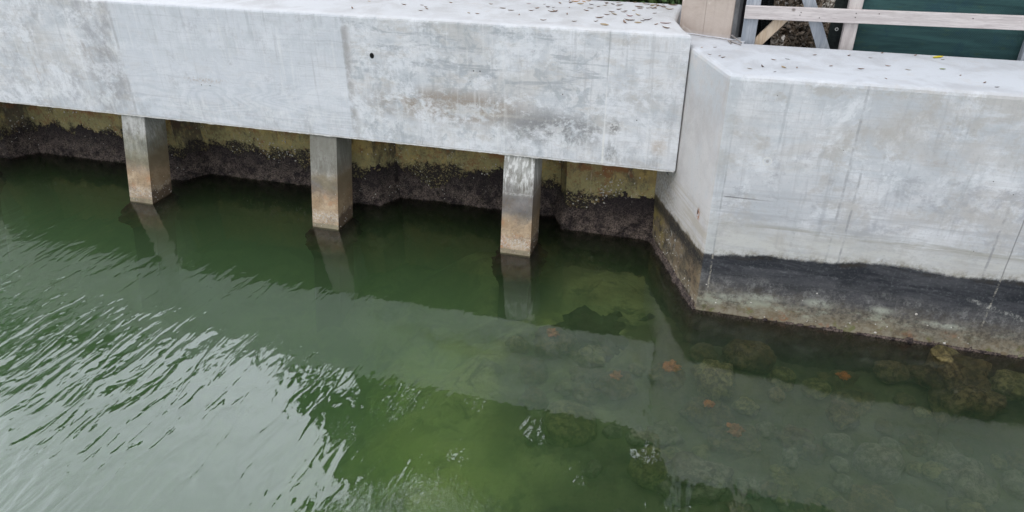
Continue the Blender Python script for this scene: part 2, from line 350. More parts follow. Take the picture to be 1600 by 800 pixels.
    ts = m.mix(m.spot((y, z), 6.82, .36, .42, .16, .7)*m.st(m.noise(P, 16, 7, .8, 1.4), .50, .60)*.9, ts, (.40, .39, .36))
    ts = m.mix(m.st(m.noise(m.scl(P, 1, 1, .8, 62), 5, 9, .8), .48, .60)*.55, ts, (.24, .17, .10))
    ts = m.mix(m.st(m.math('ABSOLUTE', z - ed + .09), .12, .02)*.85, ts, (.020, .019, .018))
    ts = m.mix(m.st(zone, .24, .05)*m.st(speck, .45, .6)*.7, ts, (.38, .34, .27))
    ts = m.mix(m.st(fine, .52, .72)*.35, ts, (.30, .26, .2))
    tide = m.mix(side, tide, ts)
    tide = m.mix(m.st(z, .012, -.01), tide, (.030, .026, .022))
    c = m.mix(below, c, tide)
    top = m.mix(m.st(m.noise(P, 2.4, 6, .65, .6), .42, .66), (.55, .57, .595), (.46, .47, .485))
    top = m.mix(m.st(m.noise(P, 7, 6, .7), .56, .7)*.35, top, (.50, .47, .43))
    top = m.mix(m.st(fine, .55, .75)*.2, top, (.42, .41, .40))
    c = m.mix(up, c, top)
    h = fine*.4 + grain*.15 + mid*.5 - pits*.8
    return m.out(c, h, .010, strength=.6)

def mat_pile():
    m = NM('stained_pile_concrete', .8, .3); P = m.P
    x, y, z, big, mid, fine, grain, hband, drip = concrete_common(m, P, 12)
    w = (m.noise(P, 2.6, 8, .75, .3)-.5)*.45; zz = z + w
    grey = m.mix(m.st(drip, .42, .62), (.30, .30, .28), (.46, .46, .44))
    white = m.mix(m.st(m.noise(m.scl(P, 6, 6, .8), 3.2, 9, .78), .42, .6), (.30, .29, .27), (.66, .66, .64))
    c = m.mix(m.st(zz, .98, .80), grey, white)
    c = m.mix(m.st(m.noise(m.scl(P, 1, 1, .8, 70), 1.1, 3), .46, .56)*m.st(zz, .55, .7)*.8, c, (.16, .155, .125))
    c = m.mix(m.st(zz, .70, .56), c, m.mix(m.st(mid, .38, .62), (.19, .165, .115), (.26, .22, .155)))
    c = m.mix(m.st(m.noise(m.scl(P, 1, 1, 1.5, 25), 1.3, 4, .6), .47, .58)*m.st(zz, .75, .55)*.8, c, (.16, .155, .165))
    c = m.mix(m.st(zz, .50, .30), c, m.mix(m.st(m.noise(P, 6, 6, .66), .36, .62), (.33, .235, .145), (.47, .36, .245)))
    c = m.mix(m.st(m.noise(m.scl(P, 1, 1, 1, 15), 5, 6, .7), .54, .64)*m.st(zz, .5, .3)*.5, c, (.40, .20, .10))
    sp = m.noise(P, 45, 6, .78)
    c = m.mix(m.st(m.math('ABSOLUTE', z - .13), .10, .02)*m.st(sp, .44, .6)*.75, c, (.58, .55, .50))
    c = m.mix(m.st(z + (mid-.5)*.02, .055, .048)*.8, c, (.24, .22, .15))
    gx = m.st(x, -6.2, -6.4); rx_ = m.st(x, -2.6, -2.4)
    c = m.mix(gx*m.st(zz, .95, .75)*m.st(zz, .42, .60)*.75, c, m.mix(m.st(mid, .35, .65), (.11, .115, .085), (.22, .21, .15)))
    c = m.mix(rx_*m.st(zz, .84, .60)*m.st(zz, .30, .52)*.7, c, m.mix(m.st(mid, .35, .65), (.13, .125, .13), (.24, .22, .21)))
    c = m.mix(rx_*m.st(m.noise(m.scl(P, 14, 14, .35), 2.4, 4, .6), .50, .60)*m.st(z, .60, .85)*.8, c, (.70, .70, .68))
    c = m.mix(rx_*m.st(m.math('ABSOLUTE', z - .66 - (mid-.5)*.05), .02, .005)*m.st(fine, .4, .6)*.5, c, (.60, .59, .57))
    c = m.mix(m.st(m.noise(P, 3.4, 8, .78, .2), .48, .62)*m.st(z, .8, .5)*.6, c, (.17, .13, .09))
    c = m.mix(m.st(fine, .50, .70)*.45, c, (.13, .10, .08))
    c = m.mix(m.st(z, -.03, -.22), c, (.030, .028, .022))
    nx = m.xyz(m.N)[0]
    # the right flank's shade is put into the colour as dark brown
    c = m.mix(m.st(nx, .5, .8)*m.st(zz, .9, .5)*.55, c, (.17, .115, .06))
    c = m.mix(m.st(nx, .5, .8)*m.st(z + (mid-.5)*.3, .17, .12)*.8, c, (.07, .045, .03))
    h = fine*.5 + grain*.2 + mid*.3
    return m.out(c, h, .008, strength=.6)

def mat_sheet():
    m = NM('corroded_sheet_pile_coating', .8, .3); P = m.P
    x, y, z = m.xyz(P)
    mid = m.noise(P, 4.5, 6, .66, .5); fine = m.noise(P, 36, 6, .72)
    c = m.mix(m.st(m.noise(m.scl(P, 1, 1, .5), 2.0, 6, .66, .6), .38, .62), (.48, .34, .12), (.33, .26, .12))
    c = m.mix(m.st(m.noise(m.scl(P, 1, 1, .45, 20), 2.8, 9, .78, .3), .52, .60)*.85, c, (.060, .055, .050))
    c = m.mix(m.st(m.noise(m.scl(P, 1, 1, .7, 81), 3.2, 9, .78), .50, .60)*.7, c, (.085, .062, .034))
    c = m.mix(m.st(z, .98, .72)*m.st(z, .95, .85)*m.st(mid, .4, .55)*.5, c, (.12, .10, .06))
    c = m.mix(m.st(m.noise(m.scl(P, 3, 3, .6, 7), 3.0, 8, .74, .4), .57, .62)*.8, c, (.44, .35, .24))
    c = m.mix(m.st(m.noise(m.scl(P, 1, 1, 1, 55), 5, 6, .7), .50, .60)*.8, c, (.24, .095, .04))
    c = m.mix(m.st(z + (mid-.5)*.3, .74, .60)*m.st(m.noise(P, 30, 6, .76), .36, .58)*.75, c, (.32, .295, .14))
    # slanted webs are patchily darker
    nx = m.math('ABSOLUTE', m.xyz(m.N)[0])
    c = m.mix(m.st(nx, .35, .6)*m.st(m.noise(m.scl(P, 1, 1, .5, 3), 4, 9, .78), .44, .56)*.8, c, (.060, .050, .042))
    c = m.mix(m.st(fine, .5, .72)*.45, c, (.10, .085, .045))
    rag = z + (m.noise(P, 4.0, 8, .78, .3)-.5)*.85 + m.st(m.noise(P, 2, 3), .4, .6)*.0
    c = m.mix(m.st(rag, .50, .42)*m.st(m.noise(P, 48, 4, .8), .34, .5), c, (.022, .017, .016))
    vd, _ = m.vor(P, 26)
    wh = m.st(vd, .20, .12)*m.st(m.noise(P, 3.0, 3), .50, .60)*m.st(z, .34, .45)*m.st(z, .88, .72)
    c = m.mix(wh*.85, c, (.55, .52, .45))
    return m.out(c, fine + mid*.5, .012, strength=.8)

def mat_mussel(name='dark_mussel_crust', dusty=1.0):
    m = NM(name, .75, .3); P = m.P; z = m.xyz(P)[2]
    f = m.noise(P, 60, 6, .8); g = m.noise(P, 9, 5, .7)
    c = m.mix(m.st(f, .38, .66), (.010, .008, .009), (.060, .044, .043))
    c = m.mix(m.st(g, .36, .58)*m.st(z, .45, .10)*m.st(f, .40, .58)*.9*dusty, c, (.22, .17, .14))
    vd, vc = m.vor(P, 40)
    c = m.mix(m.st(vd, .22, .12)*m.st(m.noise(P, 5, 2), .54, .62)*m.st(z, .0, .05)*.8*dusty, c, (.34, .31, .27))
    c = m.mix(m.st(z, .0, -.05)*.7, c, (.012, .011, .008))
    c = m.mix(m.st(z, -.03, -.15)*m.st(g, .5, .6)*.6, c, (.06, .055, .02))
    return m.out(c, f + g*.4, .02)

def mat_plain(name, a, b, scale=8, rough=.8, spec=.3, bump=.004, stretch=(1, 1, 1)):
    m = NM(name, rough, spec); P = m.O
    q = m.scl(P, *stretch)
    c = m.mix(m.st(m.noise(q, scale, 6, .66, .4), .36, .64), a, b)
    f = m.noise(q, scale*7, 4, .7)
    c = m.mix(m.st(f, .5, .75)*.3, c, tuple(k*.45 for k in a))
    return m.out(c, f, bump)

def mat_timber(name, a, b, knot=(.16, .13, .115), axis=0):
    """weathered board with the grain along the given world axis"""
    m = NM(name, .82, .25); P = m.P
    s = [14, 14, 14]; s[axis] = 1.1
    g = m.noise(m.scl(P, *s), 2.4, 5, .62, .4)
    c = m.mix(m.st(g, .38, .64), a, b)
    fg = m.noise(m.scl(P, *[k*3.2 for k in s]), 3.0, 3, .6)
    c = m.mix(m.st(fg, .52, .7)*.35, c, tuple(k*.5 for k in a))
    q = [1, 1, 1]; q[axis] = .8
    kd, _ = m.vor(m.scl(P, *[k*2.6 for k in q]), 1.5)
    c = m.mix(m.st(kd, .085, .045)*.8, c, knot)
    c = m.mix(m.st(m.noise(P, 2.2, 5, .65), .52, .68)*.3, c, tuple(k*.6 for k in b))
    return m.out(c, g + fg*.6, .004)

def mat_foliage(name, a, b, c3):
    m = NM(name, .6, .35)
    rnd = m.n('ShaderNodeAttribute'); rnd.attribute_name = 'tone'
    v = V(m, rnd.outputs['Fac'])
    c = m.mix(m.st(v, 0, .6), a, b); c = m.mix(m.st(v, .75, 1.0), c, c3)
    return m.out(c)

BEAM = mat_beam(); WALL = mat_seawall(); PILE = mat_pile(); SHEET = mat_sheet(); MUSSEL = mat_mussel(); WEED = mat_mussel('dark_algae_fringe', .3)

# ------------------------------------------------------------------ water
def water_material():
    m = bpy.data.materials.new('green_harbour_water'); m.use_nodes = True
    nm = NM.__new__(NM); nm.m = m; nm.t = m.node_tree; t = m.node_tree
    t.nodes.remove(t.nodes['Principled BSDF']); out = t.nodes['Material Output']
    g = nm.n('ShaderNodeNewGeometry'); P = V(nm, g.outputs['Position']); x, y, z = nm.xyz(P)
    # wind ripples: crests run out from the wall, strongest low on the left, the lee of the wall is nearly calm
    lee = nm.st(y*-1.0 + x*-.16, -5.6, -3.6)                # 0 near the wall, 1 out in the open
    west = nm.st(x, -1.6, -4.4)
    amp = lee*(west*.9 + .10) + .10
    q = nm.scl(P, 1, 1, 1, rz=math.radians(-14))
    warp = nm.noise(P, 1.1, 2, .5)
    q2 = nm.scl(P, 1, .30, 1, rz=math.radians(12))
    w1 = nm.noise(q2, 7.0, 2, .45, .8)
    q3 = nm.scl(P, 1, .42, 1, rz=math.radians(24))
    w2 = nm.noise(q3, 15.0, 1.5, .5, .5)
    w3 = nm.noise(P, 2.2, 2, .5)
    # a patch of stirred water in the lower middle
    pat = nm.spot((x, y), -1.35, 2.9, 1.0, .65, .8)
    q4 = nm.scl(P, 1, .55, 1, rz=math.radians(8))
    w4 = nm.noise(q4, 26.0, 3, .6, 1.2)
    h = (w1*.0155 + w2*.0030)*amp + w3*.006*amp + w4*.0034*pat
    h = h + nm.noise(P, 9.0, 2, .5)*.0006
    b = nm.n('ShaderNodeBump'); b.inputs['Distance'].default_value = 1.0; b.inputs['Strength'].default_value = 1.0
    nm.put(b.inputs['Height'], h)
    fr = nm.n('ShaderNodeFresnel'); fr.inputs[0].default_value = 1.82; t.links.new(b.outputs[0], fr.inputs[1])
    tr = nm.n('ShaderNodeBsdfTransparent'); gl = nm.n('ShaderNodeBsdfGlossy'); gl.inputs['Roughness'].default_value = .015
    t.links.new(b.outputs[0], gl.inputs['Normal'])
    mxs = nm.n('ShaderNodeMixShader'); t.links.new(fr.outputs[0], mxs.inputs[0]); t.links.new(tr.outputs[0], mxs.inputs[1]); t.links.new(gl.outputs[0], mxs.inputs[2])
    t.links.new(mxs.outputs[0], out.inputs['Surface'])
    va = nm.n('ShaderNodeVolumeAbsorption'); va.inputs[0].default_value = (.37, .76, .30, 1); va.inputs[1].default_value = WATER_ABS
    vs = nm.n('ShaderNodeVolumeScatter'); vs.inputs[0].default_value = (.57, .85, .47, 1); vs.inputs[1].default_value = WATER_SCAT
    vs.inputs['Anisotropy'].default_value = .25
    ad = nm.n('ShaderNodeAddShader'); t.links.new(va.outputs[0], ad.inputs[0]); t.links.new(vs.outputs[0], ad.inputs[1])
    t.links.new(ad.outputs[0], out.inputs['Volume'])
    return m
WATER_ABS, WATER_SCAT = .54, .70
bm = bmesh.new(); prism(bm, [(-90, -120), (60, -120), (60, 7.86), (-90, 7.86)], -6.0, 0.0)
tag(link('water', bm, water_material()), kind='structure')

# ------------------------------------------------------------------ ground: seabed and the land behind, one sheet each
def bed_z(x, y):
    d = 7.5 - y
    shelf = 1/(1+math.exp(-(x + 1.9 + .25*(y-5))*1.5))        # 1 on the right: a rubble shelf
    deep = -1.25 - .20*max(0, d) + .0
    sh = -.40 - .11*max(0, 6.1-y)
    z = deep*(1-shelf) + sh*shelf
    z += .16*fbm((x, y, 0), .9, 3) + .03*fbm((x, y, 3), 4, 3)
    # pale sand humps lower middle
    z += .62*math.exp(-(((x+2.2)/1.2)**2 + ((y-3.9)/1.1)**2)) + .30*math.exp(-(((x+.2)/.8)**2 + ((y-3.4)/.6)**2)) + .35*math.exp(-(((x+2.7)/.9)**2 + ((y-5.4)/1.0)**2))
    z += .22*fbm((x, y, 7), 1.3, 4)*max(0, min(1, (-x-.6)))
    if x < -1: z = min(z, -.30); z = -.72 + .35*math.tanh((z+.72)/.35) if z > -.72 else z
    return min(z, -.25)
def mat_bed():
    m = NM('silty_seabed', .9, .2); P = m.P; x, y, z = m.xyz(P)
    n = m.noise(P, 1.1, 6, .62, .5); f = m.noise(P, 14, 6, .72)
    c = m.mix(m.st(n, .40, .60), (.40, .44, .17), (.15, .16, .07))
    c = m.mix(m.st(m.noise(m.scl(P, 1, 1, 1, 9), 2.2, 6, .7, .6), .50, .60)*.75, c, (.06, .06, .035))
    c = m.mix(m.st(f, .48, .68)*.4, c, (.08, .08, .04))
    for (a, b, ra, rb) in ((-1.15, 6.35, .55, .45), (-2.2, 3.9, 1.5, 1.3), (-2.7, 5.4, 1.0, 1.0), (-.1, 3.5, .9, .6)):
        c = m.mix(m.spot((x, y), a, b, ra, rb, .9)*m.st(m.noise(P, 1.6, 9, .75, .3), .62, .42)*.85, c, (.56, .64, .17))
    c = m.mix(m.st(x - y*.3, -2.6, -1.7)*.8, c, m.mix(m.st(f, .4, .6), (.03, .03, .018), (.09, .085, .045)))
    return m.out(c, f, .03)
bm = bmesh.new(); NX, NY = 150, 110
xs = [-14 + 20*i/NX for i in range(NX+1)]; ys = [-2 + 9.86*j/NY for j in range(NY+1)]
xs = [-90] + xs + [60]; ys = [-120] + ys
grid = [[bm.verts.new((x, y, bed_z(max(-14, min(6, x)), max(-2, y)))) for x in xs] for y in ys]
for j in range(len(ys)-1):
    for i in range(len(xs)-1): bm.faces.new((grid[j][i], grid[j][i+1], grid[j+1][i+1], grid[j+1][i]))
tag(link('seabed', bm, mat_bed(), smooth=True), kind='structure')
GROUND = mat_plain('brown_soil', (.065, .05, .036), (.11, .09, .065), 3, bump=.02)
bm = bmesh.new(); prism(bm, [(-90, 7.9), (60, 7.9), (60, 160), (-90, 160)], -7, 2.05)
tag(link('ground', bm, GROUND), kind='structure')

# ------------------------------------------------------------------ the long beam on piles
bm = bmesh.new()
prism(bm, [(-22, 6.930), (-.240, 6.930), (-.319, 7.125), (-.425, 7.53), (-.425, 8.361), (-22, 8.361)], 1.0817, 2.4531)
bmesh.ops.recalc_face_normals(bm, faces=bm.faces)
bevel(bm, .035, 3, lambda e: all(v.co.z > 2.3 for v in e.verts))
bevel(bm, .010, 2, lambda e: all(v.co.z < 1.09 for v in e.verts) or (e.verts[0].co.x > -1 and abs(e.verts[0].co.z-e.verts[1].co.z) > .5))
o = link('concrete_beam', bm, BEAM)
bm = bmesh.new(); pv = None; xx = -12.0                    # ragged casting fin along the lower front edge
while xx < -.25:
    a = noise.noise(Vector((xx*9, 0, 0))); b = noise.noise(Vector((xx*31, 4, 0)))
    hi_ = 1.088 + .004*a; lo_ = 1.0765 - .009*max(0, a+.1) - .006*max(0, b); t_ = .0035 + .0025*abs(b)
    row = [bm.verts.new((xx, 6.929, hi_)), bm.verts.new((xx, 6.929-t_, (hi_+lo_)/2)), bm.verts.new((xx, 6.929-t_*.6, lo_)), bm.verts.new((xx, 6.935, lo_))]
    if pv:
        for i in range(3): bm.faces.new((pv[i], row[i], row[i+1], pv[i+1]))
    pv = row; xx += .016
bmesh.ops.recalc_face_normals(bm, faces=bm.faces)
link('casting_fin', bm, mat_plain('pale_laitance', (.50, .49, .46), (.66, .655, .64), 14), o)
tag(o, 'long pale weathered concrete beam carried over the water on square piles', 'beam')

# ------------------------------------------------------------------ battered piles, each with its fringe of growth
LX, LY = .0193, -.2466
def rough_ring(bm, cx, cy, w, d, z0, z1, thick, seed, step=.022):
    """a lumpy band of growth round a square shaft; cx, cy are its front left corner at the water"""
    def path(z):
        ox, oy = -LX*z, -LY*z
        return [(cx+ox, cy+oy), (cx+w+ox, cy+oy), (cx+w+ox, cy+d+oy), (cx+ox, cy+d+oy)]
    nz = max(3, int((z1-z0)/step)); per = int(.36/step)
    rows = []
    for k in range(nz+1):
        z = z0 + (z1-z0)*k/nz; pts = path(z); row = []
        c = (sum(p[0] for p in pts)/4, sum(p[1] for p in pts)/4)
        for e in range(4):
            for i in range(per):
                t = i/per; a, b = pts[e], pts[(e+1) % 4]
                p = Vector((a[0]+(b[0]-a[0])*t, a[1]+(b[1]-a[1])*t, z))
                nrm = Vector((p.x-c[0], p.y-c[1], 0)).normalized()
                prof = math.sin(math.pi*min(1, max(0, (k+.01)/nz))**1.7)
                r = thick*prof*(.45 + .9*abs(fbm((p.x*1.0+seed, p.y, z), 9, 4)) + .6*abs(noise.noise(p*31)))
                row.append(bm.verts.new(p + nrm*(r - .004)))
        rows.append(row)
    n = len(rows[0])
    for k in range(nz):
        for i in range(n): bm.faces.new((rows[k][i], rows[k][(i+1) % n], rows[k+1][(i+1) % n], rows[k+1][i]))
BN = []
PLAB = {-9.98: 'square concrete pile furthest left under the long beam',
        -7.024: 'brown-stained square pile under the beam, leftmost of the three',
        -4.396: 'tan square pile with a white upper band, middle of the three under the beam',
        -2.041: 'square pile with white drips down its top, nearest the seawall'}
for px_, lab in PLAB.items():
    root = empty('concrete_pile', (px_, 6.683, -1.8)); tag(root, lab, 'pile', 'square concrete piles under the long beam')
    bm = bmesh.new(); w, d = .344, .369
    def ring(z): return [bm.verts.new((px_+a-LX*z, 6.683+b-LY*z, z)) for a, b in ((0, 0), (w, 0), (w, d), (0, d))]
    zs = [-2.6] + [-1.0+.1*k for k in range(0, 20)] + [1.16]
    zs = sorted(set(round(z, 3) for z in zs)); rr = [ring(z) for z in zs]
    for a, b in zip(rr[:-1], rr[1:]):
        for i in range(4): bm.faces.new((a[i], a[(i+1) % 4], b[(i+1) % 4], b[i]))
    bm.faces.new(list(reversed(rr[0]))); bm.faces.new(rr[-1])
    bevel(bm, .014, 2, lambda e: abs(e.verts[0].co.z-e.verts[1].co.z) > .05)
    link('shaft', bm, PILE, root)
    bm = bmesh.new(); rough_ring(bm, px_, 6.683, w, d, -.42, -.015, .13, px_)
    link('algae_fringe', bm, WEED, root, True)
    sp = []
    for _ in range(110):
        z = abs(random.gauss(.0, .16)) + .015; f_ = random.random()
        if noise.noise(Vector((px_*3 + f_*4, z*7, 2))) < -.05: continue
        if random.random() < .5: sp.append((px_+w*f_-LX*z, 6.683-LY*z-.001, z, (0, -1, 0), random.uniform(.002, .006)))
        else: sp.append((px_+w-LX*z+.001, 6.683+d*f_-LY*z, z, (1, 0, 0), random.uniform(.002, .006)))
    BN.append((root, sp))

# ------------------------------------------------------------------ steel sheet piles behind, with their crust
YB, YO = 7.778, 7.47
prof = []                                        # outline in plan, left to right
def seg(x0, x1, x2, x3): prof.extend([(x0, YO), (x1, YO), (x2, YB), (x3, YB)])
for k in range(6, 0, -1):
    b = -9.78 - 2.88*k; seg(b-.45, b, b+.22, b+2.2)
seg(-10.3, -9.80, -9.56, -7.30); seg(-7.08, -6.80, -6.62, -4.55); seg(-4.33, -3.90, -3.74, -1.60)
prof += [(-1.47, YO), (-.40, YO)]
def walk(pts, step):
    out = []
    for a, b in zip(pts[:-1], pts[1:]):
        L = math.hypot(b[0]-a[0], b[1]-a[1]); n = max(1, int(L/step))
        nr = ((b[1]-a[1])/L, -(b[0]-a[0])/L)
        for i in range(n): out.append((a[0]+(b[0]-a[0])*i/n, a[1]+(b[1]-a[1])*i/n, nr))
    out.append((*pts[-1], nr)); return out
root = empty('sheet_pile_wall', (-5, 7.7, -2)); tag(root, 'corroded olive-brown steel sheet pile wall standing behind the piles', 'sheet piling')
bm = bmesh.new()
lo = [bm.verts.new((x, y, -2.6)) for x, y in prof]; hi = [bm.verts.new((x, y, 1.05)) for x, y in prof]
for i in range(len(prof)-1): bm.faces.new((lo[i], lo[i+1], hi[i+1], hi[i]))
geo = bmesh.ops.extrude_face_region(bm, geom=bm.faces[:])
for v in [g for g in geo['geom'] if isinstance(g, bmesh.types.BMVert)]: v.co.y += .012
bmesh.ops.recalc_face_normals(bm, faces=bm.faces)
link('steel_sheets', bm, SHEET, root)
def crust_line(x):
    """height of the top of the dark crust"""
    b = .34 + .13*fbm((x*.9, 3, 0), 1, 3) + .10*fbm((x, 9, 0), 3.2, 4)
    if x < -7.3: b += .12*math.exp(-((x+8.2)/.9)**2)
    if -3.6 < x < -2.2: b += .20*math.exp(-((x+2.5)/.5)**2)-.16*math.exp(-((x+3.2)/.2)**2)
    if x > -1.5: b = .30 + .22/(1+math.exp(-(x+1.02)*22)) + .02*fbm((x, 1, 0), 8, 3)
    return b
path = [p for p in walk(prof, .018) if p[0] > -12]
bm = bmesh.new(); rows = []; zt_, zb_, st_ = .86, -.6, .018; nz = int((zt_-zb_)/st_)
sx = []; 
for i, (x, y, nr) in enumerate(path):                     # smoothed normals
    a = path[max(0, i-4)][2]; b = path[min(len(path)-1, i+4)][2]
    n = Vector((a[0]+b[0]+nr[0], a[1]+b[1]+nr[1], 0)).normalized(); sx.append(n)
for k in range(nz+1):
    z = zb_ + (zt_-zb_)*k/nz; row = []
    for i, (x, y, nr) in enumerate(path):
        cl = crust_line(x); over = cl - z + .10*fbm((x, z, 2), 4, 5) + .07*noise.noise(Vector((x*19, z*19, 1))) + .05*noise.noise(Vector((x*37, z*37, 9)))
        th = -.03 if over < 0 else min(.075, .008 + over*.22)
        if z < 0.06: th += .06*min(1, (.06-z)/.5)
        if th > 0: th *= .55 + .75*abs(fbm((x, z*1.1, 5), 7, 4)) + .35*abs(noise.noise(Vector((x*34, y*34, z*34))))
        row.append(bm.verts.new(Vector((x, y, z)) + sx[i]*th))
    rows.append(row)
for k in range(nz):
    for i in range(len(path)-1): bm.faces.new((rows[k][i], rows[k][i+1], rows[k+1][i+1], rows[k+1][i]))
link('mussel_crust', bm, MUSSEL, root, True)
def barnacles(name, parent, spots, mat):
    bm = bmesh.new()
    for (x, y, z, n, r) in spots:
        n = Vector(n).normalized(); u = n.orthogonal().normalized(); v = n.cross(u); k = 6; ph = random.random()*6
        a = [bm.verts.new(Vector((x, y, z)) + (u*math.cos(ph+i*6.283/k) + v*math.sin(ph+i*6.283/k))*r*random.uniform(.8, 1.2)) for i in range(k)]
        b = [bm.verts.new(Vector((x, y, z)) + n*r*.8 + (u*math.cos(ph+i*6.283/k) + v*math.sin(ph+i*6.283/k))*r*.45) for i in range(k)]
        for i in range(k): bm.faces.new((a[i], a[(i+1) % k], b[(i+1) % k], b[i]))
        bm.faces.new(b)
    o = link(name, bm, mat, parent); o['kind'] = 'stuff'; return o
BARN = mat_plain('chalky_barnacle', (.42, .39, .34), (.62, .60, .55), 20)
for r_, s_ in BN: barnacles('barnacles', r_, s_, BARN)
sp = []
for _ in range(1300):
    i = random.randrange(len(path)); x, y, nr = path[i]; n = sx[i]
    c = crust_line(x); z = c + random.gauss(.10, .10)
    d = fbm((x, z, 30), 1.6, 3)
    if z < .08 or z > .9 or d < .10: continue
    sp.append((x+n.x*.004, y+n.y*.004, z, n, random.uniform(.004, .013)))
for _ in range(420):
    i = random.randrange(len(path)); x, y, nr = path[i]; n = sx[i]; z = random.uniform(.03, .45)
    if fbm((x, z, 60), 2.2, 3) < .2: continue
    sp.append((x+n.x*.07, y+n.y*.07, z, n, random.uniform(.003, .008)))
barnacles('barnacles', root, sp, BARN)

# ------------------------------------------------------------------ big seawall block on the right
A = (.126, 6.108); B = (-.464, 7.49)
root = empty('seawall_block', (1.2, 6.8, -2)); tag(root, 'massive pale concrete seawall with a dark tide band and splayed left face', 'seawall')
bm = bmesh.new()
zs = [-2.6, -1, -.5, 0, .4, .8, 1.2, 1.6, 2.342]
body = [A, (9.0, 6.108), (9.0, 7.18), (.30, 7.18), (.115, 7.42), (-.425, 7.46)]
# the shelf the pillar stands on is part of the block
out_ = [(-.464, 7.49), (.126, 6.108), (9.0, 6.108), (9.0, 7.18), (.23, 7.18), (.34, 7.86), (-.62, 7.86)]
prism(bm, out_, -2.6, .95)
bmesh.ops.recalc_face_normals(bm, faces=bm.faces)
bevel(bm, .03, 3, lambda e: (abs(e.verts[0].co.x-.126) < .01 and abs(e.verts[1].co.x-.126) < .01))
for v in bm.verts: pass
bm2 = bmesh.new()
up_ = [(-.310, 7.130), (.126, 6.108), (9.0, 6.108), (9.0, 7.18), (.23, 7.18), (.34, 7.86), (-.400, 7.86), (-.400, 7.54)]
prism(bm2, up_, .95, 2.342)
bmesh.ops.recalc_face_normals(bm2, faces=bm2.faces)
bevel(bm2, .03, 3, lambda e: (abs(e.verts[0].co.x-.126) < .01 and abs(e.verts[1].co.x-.126) < .01 and abs(e.verts[0].co.z-e.verts[1].co.z) > .5))
bevel(bm2, .045, 3, lambda e: all(v.co.z > 2.3 for v in e.verts) and min(v.co.y for v in e.verts) < 7.14)
tmp = bpy.data.meshes.new('tmp'); bm2.to_mesh(tmp); bm2.free(); bm.from_mesh(tmp)
link('wall_body', bm, WALL, root)
# crust along the waterline of the block
pth = walk([(-.464, 7.49), A, (9.0, 6.108)], .022); pth = [p for p in pth if p[0] < 4.6]
bm = bmesh.new(); rows = []; nz = 34
for k in range(nz+1):
    z = -.70 + .78*k/nz; row = []
    for i, (x, y, nr) in enumerate(pth):
        a = pth[max(0, i-3)][2]; b = pth[min(len(pth)-1, i+3)][2]; n = Vector((a[0]+b[0], a[1]+b[1], 0)).normalized()
        if y < 6.12:
            top = .005 + .045*max(0, fbm((x, 0, 7), 2.0, 4)+.15) + (.012 if x > 1.6 else 0)
        else: top = .06 + .05*fbm((x, y, 7), 4, 3) + .03*(y-6.1)
        over = top - z + .02*fbm((x*1.0, y, z), 16, 3)
        th = -.03 if over < 0 else min(.09, .018 + over*.35)
        if y > 6.12 and th > 0: th *= .8
        if th > 0: th *= .5 + .8*abs(fbm((x, y, z), 8, 4)) + .45*abs(noise.noise(Vector((x*38, y*38, z*38))))
        row.append(bm.verts.new(Vector((x, y, z)) + n*th))
    rows.append(row)
for k in range(nz):
    for i in range(len(pth)-1): bm.faces.new((rows[k][i], rows[k][i+1], rows[k+1][i+1], rows[k+1][i]))
link('mussel_crust', bm, MUSSEL, root, True)
sp = []
for _ in range(75):
    if random.random() < .6:
        t = random.random(); x = A[0]+(B[0]-A[0])*t; y = A[1]+(B[1]-A[1])*t; n = (-.92, -.39, 0); z = random.uniform(.04, .30)
    else: x = random.uniform(.2, 4); y = 6.108; n = (0, -1, 0); z = abs(random.gauss(0, .16))+.02
    sp.append((x, y, z, n, random.uniform(.003, .008)))
for x, z in ((2.05, .30), (1.77, .04), (2.35, .035)): sp.append((x, 6.107, z, (0, -1, 0), .013))
barnacles('barnacles', root, sp, BARN)

# ------------------------------------------------------------------ tan pillar on the shelf
def mat_tan():
    m = NM('tan_rendered_face', .85, .25); P = m.P; x, y, z = m.xyz(P)
    c = m.mix(m.st(m.noise(P, 2.4, 6, .6, .5), .38, .64), (.40, .325, .275), (.50, .43, .375))
    c = m.mix(m.st(m.noise(m.scl(P, 1, 1, 1, 6), 5, 4, .6, 1.0), .60, .66)*.6, c, (.60, .54, .48))
    c = m.mix(m.st(m.noise(m.scl(P, 6, 6, .5), 2.4, 5, .6), .5, .7)*.3, c, (.33, .26, .22))
    c = m.mix(m.line(x, -.155, .004)*.5, c, (.25, .2, .17))
    c = m.mix(m.st(z, 2.40, 2.345)*.5, c, (.52, .49, .47))
    return m.out(c, m.noise(P, 40, 4), .004)
root = empty('pillar', (-.15, 7.6, 2.342)); tag(root, 'square tan rendered pillar standing where the beam meets the seawall', 'pillar')
bm = bmesh.new(); PF = [(-.392, 7.495), (.105, 7.305), (.27, 7.78), (-.23, 7.98)]
prism(bm, PF, 2.342, 3.12); bevel(bm, .008, 2); link('shaft', bm, mat_tan(), root)
GREYM = mat_plain('side_grey', (.13, .13, .13), (.20, .20, .20), 6)
bm = bmesh.new(); prism(bm, [(.112, 7.318), (.150, 7.34), (.305, 7.78), (.275, 7.79)], 2.343, 3.12); link('right_face', bm, GREYM, root)  # the pillar's right side, a slab in darker grey
bm = bmesh.new(); prism(bm, [(-.395, 7.465), (.14, 7.26), (.16, 7.30), (-.385, 7.51)], 2.343, 2.353); bevel(bm, .004, 1)
link('mortar_bed', bm, mat_plain('pale_mortar', (.46, .47, .5), (.62, .63, .66), 9), root)
bm = bmesh.new(); bar(bm, (.075, 7.30, 2.53), (.075, 7.33, 2.53), .022, .022); link('bolt', bm, mat_plain('dark_rust', (.03, .02, .015), (.08, .04, .02), 20), root)

